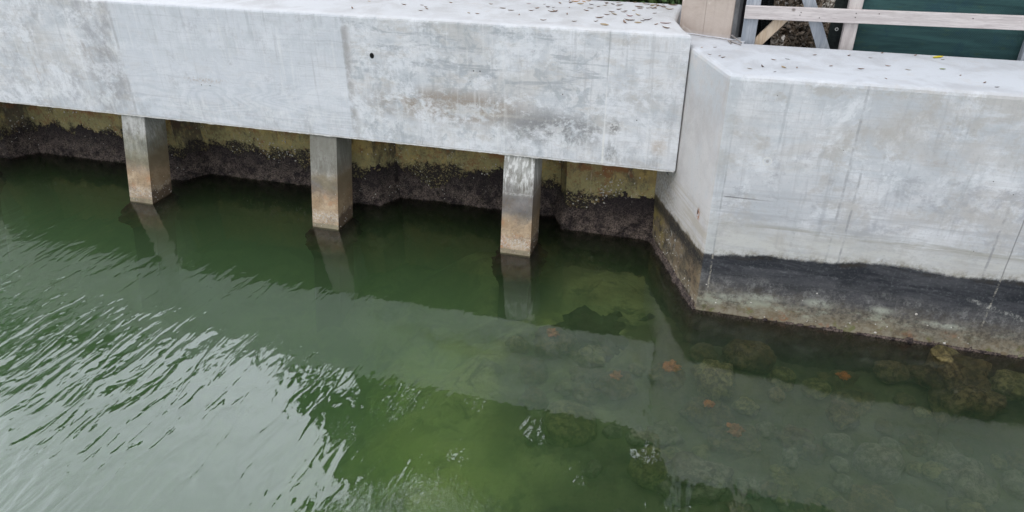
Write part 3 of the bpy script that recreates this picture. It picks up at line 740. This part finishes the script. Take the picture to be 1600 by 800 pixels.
# ------------------------------------------------------------------ timber fence
W_GREY = mat_timber('blue_grey_weathered_timber', (.30, .33, .37), (.43, .455, .49), axis=2)
W_PINK = mat_timber('pale_new_timber', (.54, .49, .475), (.66, .61, .59), axis=0)
W_PINKV = mat_timber('pale_upright_timber', (.50, .45, .43), (.62, .57, .54), axis=2)
W_TAN = mat_timber('fresh_tan_timber', (.55, .42, .29), (.66, .54, .41), knot=(.22, .10, .05), axis=2)
root = empty('timber_fence', (2.0, 7.35, 1.6)); tag(root, 'rough timber fence with a pale top rail and diagonal braces behind the seawall', 'fence')
fy = 7.33
def board(name, a, b, w, h, mat, side=Vector((0, 1, 0)), label=None):
    bm = bmesh.new(); bar(bm, a, b, w, h, side); o = link(name, bm, mat, root)
    if label: o['label'] = label
    return o
board('post', (.272, fy, 2.0), (.272, fy, 4.1), .128, .09, W_GREY, label='blue-grey weathered post')
board('post', (1.150, fy, 2.0), (1.150, fy, 4.1), .115, .09, W_PINKV)
board('post', (2.64, fy, 2.0), (2.64, fy, 4.1), .115, .09, W_GREY)
board('post', (4.1, fy, 2.0), (4.1, fy, 4.1), .115, .09, W_PINKV)
board('rail', (.205, fy-.068, 2.615), (4.6, fy-.068, 2.665), .118, .042, W_PINK)
board('brace', (1.06, fy+.03, 2.10), (.30, fy+.03, 3.65), .108, .05, W_GREY, label='blue-grey diagonal brace')
board('brace', (.34, fy+.0, 2.30), (.60, fy+.0, 2.62), .095, .045, W_TAN, label='short tan diagonal brace')
board('back_rail', (.30, fy+.09, 2.98), (2.6, fy+.09, 3.0), .12, .04, W_GREY)
NAIL = mat_plain('dark_nail', (.03, .025, .02), (.06, .05, .04), 20)
for (x, z) in ((.695, 2.64), (.69, 2.615), (.86, 2.60), (1.16, 2.62), (1.16, 2.655), (1.35, 2.66), (2.1, 2.66)):
    bm = bmesh.new()
    bmesh.ops.create_cone(bm, cap_ends=True, segments=8, radius1=.005, radius2=.004, depth=.006, matrix=Matrix.Translation((x, fy-.090, z)) @ Matrix.Rotation(math.pi/2, 4, 'X'))
    link('nail', bm, NAIL, root)

# dark green windscreen fabric hung on the fence, with a black hem and eyelets
def mat_screen():
    m = NM('green_woven_screen', .8, .2); P = m.P; x, y, z = m.xyz(P)
    n = m.noise(m.scl(P, .5, .5, 5), 3, 6, .66, .4)
    c = m.mix(m.st(n, .36, .66), (.034, .078, .080), (.055, .125, .122))
    c = m.mix(m.st(m.noise(P, 5, 5, .7), .54, .66)*.5, c, (.030, .075, .10))
    c = m.mix(m.st(m.noise(m.scl(P, 1, 1, 3, 8), 6, 6, .75), .58, .66)*.4, c, (.07, .12, .07))
    w = m.math('SINE', z*420.0)*m.math('SINE', x*420.0)
    return m.out(c, w*.3 + n*.5, .003)
root = empty('privacy_screen', (2.6, 7.42, 2.0)); tag(root, 'dark green woven privacy screen stretched behind the pale fence rail', 'privacy screen')
bm = bmesh.new(); nx, nz = 90, 26; g = []
for k in range(nz+1):
    z = 2.06 + 2.0*k/nz
    g.append([bm.verts.new((1.10 + 4.2*i/nx, 7.42 + .016*fbm((i*.05, z*2.2, 0), 1, 3) + .010*math.sin(z*14+i*.08), z)) for i in range(nx+1)])
for k in range(nz):
    for i in range(nx): bm.faces.new((g[k][i], g[k][i+1], g[k+1][i+1], g[k+1][i]))
geo = bmesh.ops.extrude_face_region(bm, geom=bm.faces[:])
for v in [q for q in geo['geom'] if isinstance(q, bmesh.types.BMVert)]: v.co.y += .003
bmesh.ops.recalc_face_normals(bm, faces=bm.faces)
link('fabric', bm, mat_screen(), root, True)
HEM = mat_plain('black_hem', (.008, .012, .012), (.018, .026, .024), 30)
bm = bmesh.new(); bar(bm, (1.045, 7.415, 2.06), (1.045, 7.415, 4.06), .115, .006, bev=0); link('hem', bm, HEM, root)
RING = mat_plain('dull_metal_eyelet', (.42, .43, .42), (.6, .6, .58), 20)
for z in (2.20, 2.475, 2.755, 3.03, 3.3, 3.6, 3.9):
    bm = bmesh.new(); mm = Matrix.Translation((1.050, 7.406, z)) @ Matrix.Rotation(math.pi/2, 4, 'X')
    k = 14; R_ = [[], [], [], []]
    for i in range(k):
        a = 6.2832*i/k
        for j, (r, h) in enumerate(((.009, 0), (.009, .005), (.016, .005), (.016, 0))): R_[j].append(bm.verts.new(mm @ Vector((r*math.cos(a), r*math.sin(a), h))))
    for j in range(4):
        for i in range(k): bm.faces.new((R_[j][i], R_[j][(i+1) % k], R_[(j+1) % 4][(i+1) % k], R_[(j+1) % 4][i]))
    bmesh.ops.recalc_face_normals(bm, faces=bm.faces)
    link('eyelet', bm, RING, root)

# black mesh netting bunched up beside the grey post
root = tag(empty('mesh_netting', (.42, 7.44, 2.0)), 'bunched black mesh netting hanging beside the blue-grey fence post', 'netting')
bm = bmesh.new(); nx, nz = 26, 60; g = []
for k in range(nz+1):
    z = 2.04 + 2.0*k/nz
    row = []
    for i in range(nx+1):
        t = i/nx; x = .315 + .155*t - .02*math.sin(z*5)
        row.append(bm.verts.new((x, 7.43 + .03*math.sin(t*19 + z*1.5) + .012*fbm((t*3, z*3, 1), 2, 3), z)))
    g.append(row)
for k in range(nz):
    for i in range(nx): bm.faces.new((g[k][i], g[k][i+1], g[k+1][i+1], g[k+1][i]))
mN = NM('black_netting', .8, .2); q_ = mN.math('SINE', mN.xyz(mN.P)[2]*260.0)
mN.out(mN.mix(mN.st(q_, .2, .9)*.5, (.006, .008, .009), (.035, .045, .048)))
link('folds', bm, mN.m, root, True)
bm = bmesh.new(); bar(bm, (.175, 7.47, 2.0), (.175, 7.47, 4.1), .07, .07)  # black bar added to give the open gap its darkness
tag(link('gap_dark_bar', bm, mat_plain('gap_black', (.007, .007, .008), (.015, .015, .017), 10)), 'black bar standing in for the dark gap between the tan pillar and the timber fence', 'post')

# ------------------------------------------------------------------ leaves, twigs
LEAFM = {'b': mat_plain('dry_brown_leaf', (.20, .12, .075), (.32, .21, .14), 20), 'd': mat_plain('dark_leaf', (.075, .055, .045), (.14, .10, .08), 20),
         't': mat_plain('tan_leaf', (.33, .25, .15), (.42, .33, .21), 20), 'o': mat_plain('orange_leaf', (.46, .22, .07), (.52, .31, .13), 20),
         'r': mat_plain('red_brown_leaf', (.24, .05, .03), (.30, .10, .06), 20), 'g': mat_plain('faded_grey_leaf', (.25, .25, .22), (.35, .34, .3), 20),
         'G': mat_plain('olive_green_leaf', (.16, .22, .05), (.26, .3, .09), 20), 'Y': mat_plain('bright_yellow_leaf', (.72, .58, .02), (.80, .66, .05), 20)}
def leaf_mesh(col, k):
    bm = bmesh.new(); n = 8; L = 1.0; w = random.uniform(.10, .22); cu = random.uniform(.1, .45); tw = random.uniform(-.3, .3)
    mid = []; a = []; b = []
    for i in range(n+1):
        t = i/n; x = (t-.5)*L; hw = w*math.sin(math.pi*min(1, t*1.02+.0))**.8 if 0 < t < 1 else .004
        z = cu*(t-.5)**2*2 + .05
        mid.append(bm.verts.new((x, 0, z))); a.append(bm.verts.new((x, hw*random.uniform(.85, 1.1), z+hw*(.5+tw)))); b.append(bm.verts.new((x, -hw*random.uniform(.85, 1.1), z+hw*(.5-tw))))
    for i in range(n):
        bm.faces.new((mid[i], mid[i+1], a[i+1], a[i])); bm.faces.new((b[i], b[i+1], mid[i+1], mid[i]))
    geo = bmesh.ops.extrude_face_region(bm, geom=bm.faces[:])
    for v in [q for q in geo['geom'] if isinstance(q, bmesh.types.BMVert)]: v.co.z += .03
    zmin = min(v.co.z for v in bm.verts)
    for v in bm.verts: v.co.z -= zmin
    bmesh.ops.recalc_face_normals(bm, faces=bm.faces)
    me = bpy.data.meshes.new('fallen_leaf'); bm.to_mesh(me); bm.free(); me.materials.append(LEAFM[col]); return me
LM = {c: [leaf_mesh(c, i) for i in range(5 if c in 'bdt' else 2)] for c in LEAFM}
WORD = {'b': 'brown', 'd': 'dark', 't': 'tan', 'o': 'orange', 'r': 'red-brown', 'g': 'grey', 'G': 'olive green', 'Y': 'bright yellow'}
def leaf(x, y, z, c, size, where, group, label=None):
    o = bpy.data.objects.new('fallen_leaf', random.choice(LM[c])); COL.objects.link(o)
    o.location = (x, y, z); o.rotation_euler = (0, 0, random.uniform(0, 6.28) if random.random() < .4 else random.gauss(.1, .45)); o.scale = (size*1.1, size*.9, size*.9)
    tag(o, label or f'small {WORD[c]} dry leaf {where}', 'leaf', group)
RW = [(-0.137, 6.931, 'o'), (-0.021, 6.962, 'b'), (-0.057, 6.684, 'b'), (0.061, 6.614, 'b'), (0.03, 6.66, 'b'), (0.487, 6.646, 'b'), (0.605, 6.703, 'g'), (0.846, 6.912, 'b'), (1.136, 6.973, 'b'), (1.309, 6.935, 'b'), (1.432, 7.139, 'b'), (1.703, 7.127, 'b'), (1.879, 7.10, 'Y'), (1.907, 7.04, 'g'), (0.39, 6.397, 'd'), (0.561, 6.413, 't'), (0.669, 6.434, 'b'), (0.286, 6.3, 't'), (0.486, 6.257, 'd'), (0.948, 6.564, 'b'), (1.181, 6.535, 'b'), (1.411, 6.69, 'b'), (1.834, 6.705, 'G'), (1.933, 6.541, 'b'), (1.338, 6.288, 'b'), (2.124, 6.26, 'd'), (2.066, 6.37, 'b'), (1.555, 6.607, 't')]
BL = [(-3.964, 7.895, 'o'), (-3.97, 7.479, 'b'), (-3.494, 7.816, 'b'), (-3.285, 7.843, 'b'), (-3.153, 7.656, 'b'), (-3.183, 7.554, 'b'), (-3.205, 7.752, 'b'), (-3.017, 8.058, 'b'), (-2.633, 7.57, 't'), (-2.533, 7.558, 'b'), (-2.547, 8.097, 'b'), (-2.35, 7.911, 'b'), (-2.232, 7.821, 'b'), (-2.137, 8.235, 'r'), (-1.981, 8.009, 'b'), (-1.881, 8.105, 'd'), (-1.751, 7.897, 'b'), (-1.799, 8.353, 'b'), (-1.685, 8.413, 'b'), (-1.643, 8.483, 'o'), (-1.55, 8.507, 'o'), (-1.504, 8.564, 'o'), (-1.563, 8.359, 't'), (-1.342, 8.276, 'b'), (-1.28, 8.477, 'b'), (-1.208, 8.453, 'd'), (-1.121, 8.419, 'b'), (-1.155, 8.03, 'b'), (-1.181, 7.869, 'b'), (-1.111, 7.913, 't'), (-1.099, 8.177, 'b'), (-0.937, 7.859, 'r'), (-0.857, 7.93, 't'), (-0.886, 7.666, 'd'), (-0.774, 7.661, 'd'), (-0.734, 7.721, 'd'), (-0.922, 7.656, 'b'), (-0.942, 7.534, 'b'), (-0.811, 7.558, 't'), (-1.229, 7.695, 'b'), (-1.235, 7.514, 'b'), (-1.449, 7.456, 'b'), (-1.594, 7.784, 'b'), (-1.771, 7.865, 'b'), (-1.124, 7.371, 't'), (-0.626, 7.527, 'b'), (-0.538, 7.608, 'r'), (-0.515, 7.396, 'b'), (-0.699, 8.49, 'b'), (-0.641, 8.436, 'b'), (-0.565, 8.32, 't'), (-0.737, 8.341, 'b'), (-0.899, 8.367, 'b'), (-1.772, 7.429, 'b'), (-2.013, 7.866, 'b'), (-2.084, 7.627, 'b'), (-1.43, 8.022, 'b'), (-1.403, 8.164, 't'), (-0.547, 8.572, 'b')]
for x, y, c in RW:
    lab = {'Y': 'bright yellow leaf at the back edge of the seawall top', 'G': 'olive green leaf on the seawall top below the yellow one', 'o': 'orange leaf on the seawall top close to the long beam'}.get(c)
    leaf(x, y, 2.3425, c, .11 if c == 'Y' else random.uniform(.030, .055), 'lying on the pale top of the seawall block', 'leaves on the seawall top', lab)
for x, y, c in BL:
    lab = 'lone orange leaf furthest left on the long beam' if (c == 'o' and x < -3) else None
    leaf(x*BK, y*BK, 2.4536, c, random.uniform(.05, .10) if x > -1.8 else random.uniform(.04, .07), 'lying on top of the long beam', 'leaves on the beam top', lab)
for k in range(26):
    x = -.5 - abs(random.gauss(0, .9)); y = random.uniform(8.05, 8.62)
    leaf(x*BK, y*BK, 2.4536, random.choice('bbbtd'), random.uniform(.03, .08), 'lying on top of the long beam', 'leaves on the beam top')
TW = mat_plain('dry_grey_twig', (.22, .20, .19), (.34, .31, .29), 20)
for i, (a, b, lab) in enumerate((((.10, 7.22, 2.352), (.21, 7.10, 2.348), 'lower of two thin grey sticks leaning at the foot of the tan pillar'), ((.115, 7.29, 2.39), (.215, 7.17, 2.35), 'upper thin grey stick leaning at the foot of the tan pillar'), ((.09, 7.25, 2.352), (.12, 7.12, 2.348), 'short pale stick lying at the right foot of the tan pillar'))):
    bm = bmesh.new(); bar(bm, a, b, .013, .010, Vector((0, 0, 1)), .002); tag(link('stick', bm, TW), lab, 'stick')
bm = bmesh.new()
a0 = Vector((-.27, 7.37, 2.352)); 
for i in range(8):
    p0 = a0 + Vector((.055*i, -.020*i + .012*math.sin(i*1.7), .004)); p1 = a0 + Vector((.055*(i+1), -.020*(i+1) + .012*math.sin((i+1)*1.7), .004))
    bar(bm, p0, p1, .006, .006, Vector((0, 0, 1)), 0)
tag(link('twig', bm, TW), 'long thin twig lying along the foot of the tan pillar', 'twig')

# ------------------------------------------------------------------ foliage
def set_tone(o, vals):
    at = o.data.attributes.new('tone', 'FLOAT', 'FACE')
    at.data.foreach_set('value', vals)
def leafy(name, mat, parent, pts, size, elong=1.8, droop=.3):
    """many leaf faces, one per point"""
    verts = []; faces = []; tone = []
    for (p, tn) in pts:
        s = size*random.uniform(.6, 1.3)
        d = Vector((random.gauss(0, 1), random.gauss(0, 1), random.gauss(0, 1)-droop)).normalized(); u = d.orthogonal().normalized()
        u = (Matrix.Rotation(random.random()*6.28, 3, d) @ u); n = d.cross(u)
        k = len(verts); p = Vector(p)
        verts += [p - d*s*elong*.5, p + u*s*.5 + n*s*.12, p + d*s*elong*.5, p - u*s*.5 + n*s*.12]
        faces.append((k, k+1, k+2, k+3)); tone.append(min(1, max(0, tn + random.gauss(0, .18))))
    me = bpy.data.meshes.new(name); me.from_pydata(verts, [], faces); me.materials.append(mat)
    o = bpy.data.objects.new(name, me); COL.objects.link(o); set_tone(o, tone)
    if parent: o.parent = parent; o.matrix_parent_inverse = Matrix.Translation(-parent.location)
    return o
BARK = mat_plain('grey_brown_bark', (.10, .08, .06), (.17, .14, .11), 5, bump=.02, stretch=(4, 4, .8))
FOL = mat_foliage('dark_green_leaves', (.022, .050, .015), (.045, .095, .022), (.09, .15, .04))
FOL2 = mat_foliage('mid_green_leaves', (.030, .060, .016), (.060, .115, .028), (.11, .17, .05))
DRY = mat_foliage('dry_brown_leaves', (.035, .028, .020), (.16, .12, .085), (.58, .54, .48))
def limb(bm, a, b, r0, r1, k=7):
    a = Vector(a); b = Vector(b); d = (b-a).normalized(); u = d.orthogonal().normalized(); v = d.cross(u); R_ = []
    for j in range(4):
        t = j/3; c = a.lerp(b, t) + u*.04*math.sin(t*5)*(b-a).length*.2; r = r0+(r1-r0)*t
        R_.append([bm.verts.new(c + (u*math.cos(6.283*i/k)+v*math.sin(6.283*i/k))*r) for i in range(k)])
    for p, q in zip(R_[:-1], R_[1:]):
        for i in range(k): bm.faces.new((p[i], p[(i+1) % k], q[(i+1) % k], q[i]))
    bm.faces.new(R_[-1])
def tree(x, y, h, rx, ry, z0, n, label, mat, size=.20, keep=None, pw=2.0):
    root = empty('tree', (x, y, 2.0)); tag(root, label, 'tree', 'trees standing behind the seawall')
    bm = bmesh.new(); top = (x+.3, y, z0+(h-z0)*.75); limb(bm, (x, y, 1.9), top, .22, .07, 10)
    tips = []
    for i in range(13):
        a = i*2.4; t = .25+.6*i/13; b = Vector((x, y, 1.9)).lerp(Vector(top), t)
        e = Vector((x+math.cos(a)*rx*.75, y+math.sin(a)*ry*.75, b.z + random.uniform(.6, 1.8))); e.z = min(e.z, h-.6)
        limb(bm, b, e, .08, .02); tips.append(e)
    link('trunk', bm, BARK, root)
    cl = []
    while len(cl) < 130:
        p = Vector((random.uniform(-1, 1), random.uniform(-1, 1), random.uniform(-1, 1)))
        if abs(p.x)**pw+abs(p.y)**pw+abs(p.z)**pw > 1 or p.length < .25: continue
        c = Vector((x+p.x*rx, y+p.y*ry, (z0+h)/2+p.z*(h-z0)/2)); cl.append((c, random.uniform(.25, .65), random.uniform(.1, .8)))
    pts = []
    while len(pts) < n:
        c, r, tn = random.choice(cl)
        q = Vector((random.gauss(0, 1), random.gauss(0, 1), random.gauss(0, .8))).normalized()*r*random.uniform(.4, 1)**.5
        p = c+q
        if keep and not keep(p): continue
        pts.append((p, tn))
    leafy('crown', mat, root, pts, size)
    return root
tree(-1.5, 11.6, 12.4, 3.3, 2.0, 3.6, 13500, 'tall dark green tree behind the middle of the long beam', FOL)
tree(-5.1, 11.6, 16.5, 3.1, 1.7, 3.2, 19000, 'broad green tree behind the long beam, left of the tallest', FOL2, pw=5.0, size=.24)
tree(3.2, 12.0, 12.2, 3.2, 2.2, 3.8, 8000, 'dark green tree behind the green fence screen', FOL2)
tree(-14.6, 12.6, 8.6, 3.0, 1.6, 2.8, 7000, 'low spreading green tree furthest left behind the beam', FOL)
tree(-20.5, 13.2, 11.0, 3.6, 2.0, 2.8, 9000, 'rounded green tree far beyond the left end of the beam', FOL2)

# dry brown shrub behind the fence
root = empty('dry_shrub', (.8, 8.4, 2.05)); tag(root, 'tangled brown and pale dry shrub seen through the fence braces', 'shrub')
pts = []
for _ in range(9500):
    x = random.uniform(.15, 1.9); y = random.uniform(7.62, 10.6)
    hgt = .10 + .42*min(1, max(0, (y-8.1)/1.2)) + .14*fbm((x*2, y*2, 0), 1, 3)
    z = 2.05 + max(.02, hgt)*random.uniform(.2, 1.05)
    pale = .42 + .9*fbm((x*3, y*3, z*3), 1, 3) + .26*min(1, max(-.6, (y-8.6)))  # leaves nearer the fence get a darker tone, painting in their shadow
    pts.append(((x, y, z), pale))
leafy('dry_leaves', DRY, root, pts, .034, 1.7)['kind'] = 'stuff'
bm = bmesh.new()
for i in range(22):
    x = random.uniform(.3, 1.7); y = random.uniform(8.2, 9.8); a = random.uniform(0, 6.28)
    limb(bm, (x, y, 2.03), (x+.3*math.cos(a), y+.2*math.sin(a), 2.05+random.uniform(.3, .6)), .012, .004, 5)
link('stems', bm, BARK, root)['kind'] = 'stuff'
# dark green hedge plants behind the beam
for hx, wd, lab in ((-1.55, .55, 'low dark green plant at the back edge of the beam top'), (-.75, .5, 'low dark green plant beside the tan pillar, behind the beam')):
    root = empty('low_plant', (hx, 9.0, 2.05)); tag(root, lab, 'plant', 'plants behind the beam')
    pts = [((hx+random.gauss(0, wd*.5), 8.95+random.gauss(0, .16), 2.08+abs(random.gauss(.18, .16))), random.uniform(0, .9)) for _ in range(1500)]
    leafy('leaves', FOL, root, pts, .05, 2.2)
    bm = bmesh.new()
    for i in range(8): limb(bm, (hx+random.uniform(-.2, .2), 9.0, 2.04), (hx+random.uniform(-.4, .4), 9.0+random.uniform(-.1, .1), 2.4), .012, .005, 5)
    link('stems', bm, BARK, root)['kind'] = 'stuff'

# ------------------------------------------------------------------ rubble under the water
def mat_rock(name, a, b, k):
    m = NM(name, .85, .25); P = m.P
    c = m.mix(m.st(m.noise(P, 4, 6, .7, .4), .36, .62), a, b); f = m.noise(P, 20, 7, .80)
    c = m.mix(m.st(f, .42, .58)*.8, c, k)
    c = m.mix(m.st(m.noise(P, 2.3, 5, .7), .48, .60)*.5, c, (.10, .10, .05))
    return m.out(c, f, .03)
ROCKM = [mat_rock('algae_brown_rock', (.12, .095, .035), (.26, .21, .09), (.025, .022, .012)), mat_rock('olive_rock', (.20, .20, .07), (.34, .32, .13), (.045, .045, .02)), mat_rock('grey_silted_rock', (.20, .205, .13), (.32, .32, .21), (.06, .065, .04)), mat_rock('dark_weed_rock', (.035, .036, .018), (.10, .095, .045), (.015, .015, .008))]
def rock(x, y, r, flat, m, label, group='rocks under the water', z=None, jag=.25, sink=.3):
    bm = bmesh.new(); bmesh.ops.create_icosphere(bm, subdivisions=4, radius=1)
    sd_ = random.random()*90; sx_, sy_ = random.uniform(.8, 1.25), random.uniform(.8, 1.2)
    for v in bm.verts:
        d = v.co.normalized(); k = 1 + jag*1.3*noise.noise(d*1.3+Vector((sd_, 0, 0))) + jag*.7*fbm(d+Vector((0, sd_, 0)), 2.6, 5) + .05*noise.noise(d*14+Vector((0, 0, sd_)))
        v.co = Vector((d.x*k*sx_, d.y*k*sy_, d.z*k*flat))*r
    z = bed_z(x, y) + r*flat*(1-sink) if z is None else z
    o = link('rock', bm, ROCKM[m], None, True); o.location = (x, y, z)
    tag(o, label, 'rock', group); return o
rock(2.45, 5.93, .34, .8, 0, 'large brown encrusted rock underwater close to the right end of the seawall', z=-.32, jag=.5)
rock(2.92, 5.98, .15, .75, 1, 'smooth yellowish rock underwater right of the large encrusted one', z=-.22, jag=.15)
rock(3.25, 5.95, .20, .7, 1, 'olive rock underwater at the far right under the seawall', z=-.28)
rock(1.76, 4.95, .19, .8, 2, 'pale rounded rock underwater in the lower right of the picture', jag=.12)
rock(2.05, 4.55, .10, .8, 2, 'small pale rock underwater below the rounded one, lower right', jag=.12)
for k, (x, y, r) in enumerate(((-1.0, 6.40, .24), (-.72, 6.28, .30), (-.42, 6.38, .22), (-.30, 6.05, .26), (-.62, 6.02, .20), (-.05, 5.98, .14), (-1.15, 6.15, .14))):
    rock(x, y, r, .42, 3, ('wide dark weed-covered rock underwater beside the nearest pile' if k == 1 else 'dark weedy rock underwater between the nearest pile and the seawall corner'), 'dark weedy rocks by the pile', z=-.60+.03*(k % 3), jag=.6)
pl = [(-1.234, 5.834, .22), (-.498, 5.335, .22), (-.015, 5.608, .26), (.588, 4.893, .24), (1.561, 5.91, .2), (.36, 5.17, .16), (-.03, 5.35, .2), (-.5, 5.1, .15), (.58, 4.7, .15), (2.45, 5.93, .4), (2.92, 5.98, .2), (1.76, 4.95, .25), (-.72, 6.35, .4), (-.35, 6.15, .35)]; tries = 0; made = 0
while made < 135 and tries < 6000:
    tries += 1
    x = random.uniform(-1.9, 3.9); y = random.uniform(3.4, 6.0); r = random.choice((.08, .10, .13, .16, .20))*random.uniform(.8, 1.2)
    if x < -1.0 + random.gauss(0, .4) + (5.4-y)*.7: continue
    if any((x-a)**2+(y-b)**2 < ((r+c)*.78)**2 for a, b, c in pl): continue
    pl.append((x, y, r)); made += 1
    dist = 'near the foot of the seawall' if y > 5.2 else 'further out in front of the seawall'
    rock(x, y, r, random.uniform(.55, .85), random.choice((0, 1, 1, 2, 2)) if y < 5.3 else random.choice((0, 0, 1)), f'silted rock on the shallow seabed {dist}', jag=random.choice((.14, .25, .35)))
SPONGE = mat_rock('orange_sponge', (.95, .25, .03), (.75, .30, .07), (.45, .14, .04))
for x, y, r, lab in ((-1.234, 5.834, .085, 'orange sponge underwater nearest the beam, furthest left'), (-.498, 5.335, .070, 'orange sponge underwater below the seawall corner, second from the left'), (-.015, 5.608, .10, 'largest orange sponge underwater just off the seawall corner'),
                     (.588, 4.893, .090, 'orange sponge underwater lowest in the picture'), (1.561, 5.91, .070, 'orange sponge underwater beside the seawall foot, furthest right'), (.36, 5.17, .06, 'faint orange sponge underwater above the lowest one')):
    rock(x, y+.03, .17, .7, 0, 'silted rock carrying an orange sponge on the shallow seabed', z=-.50, jag=.3)
    bm = bmesh.new(); bmesh.ops.create_icosphere(bm, subdivisions=4, radius=r)
    for v in bm.verts:
        d = v.co.normalized(); v.co *= .62 + .6*noise.noise(d*1.7+Vector((x*9, y*7, 0))) + .35*fbm(d+Vector((x, 0, y)), 4, 3); v.co.z *= .5
    o = link('sponge', bm, SPONGE, None, True); o.location = (x, y, -.36); tag(o, lab, 'sponge', 'orange sponges on the rocks')
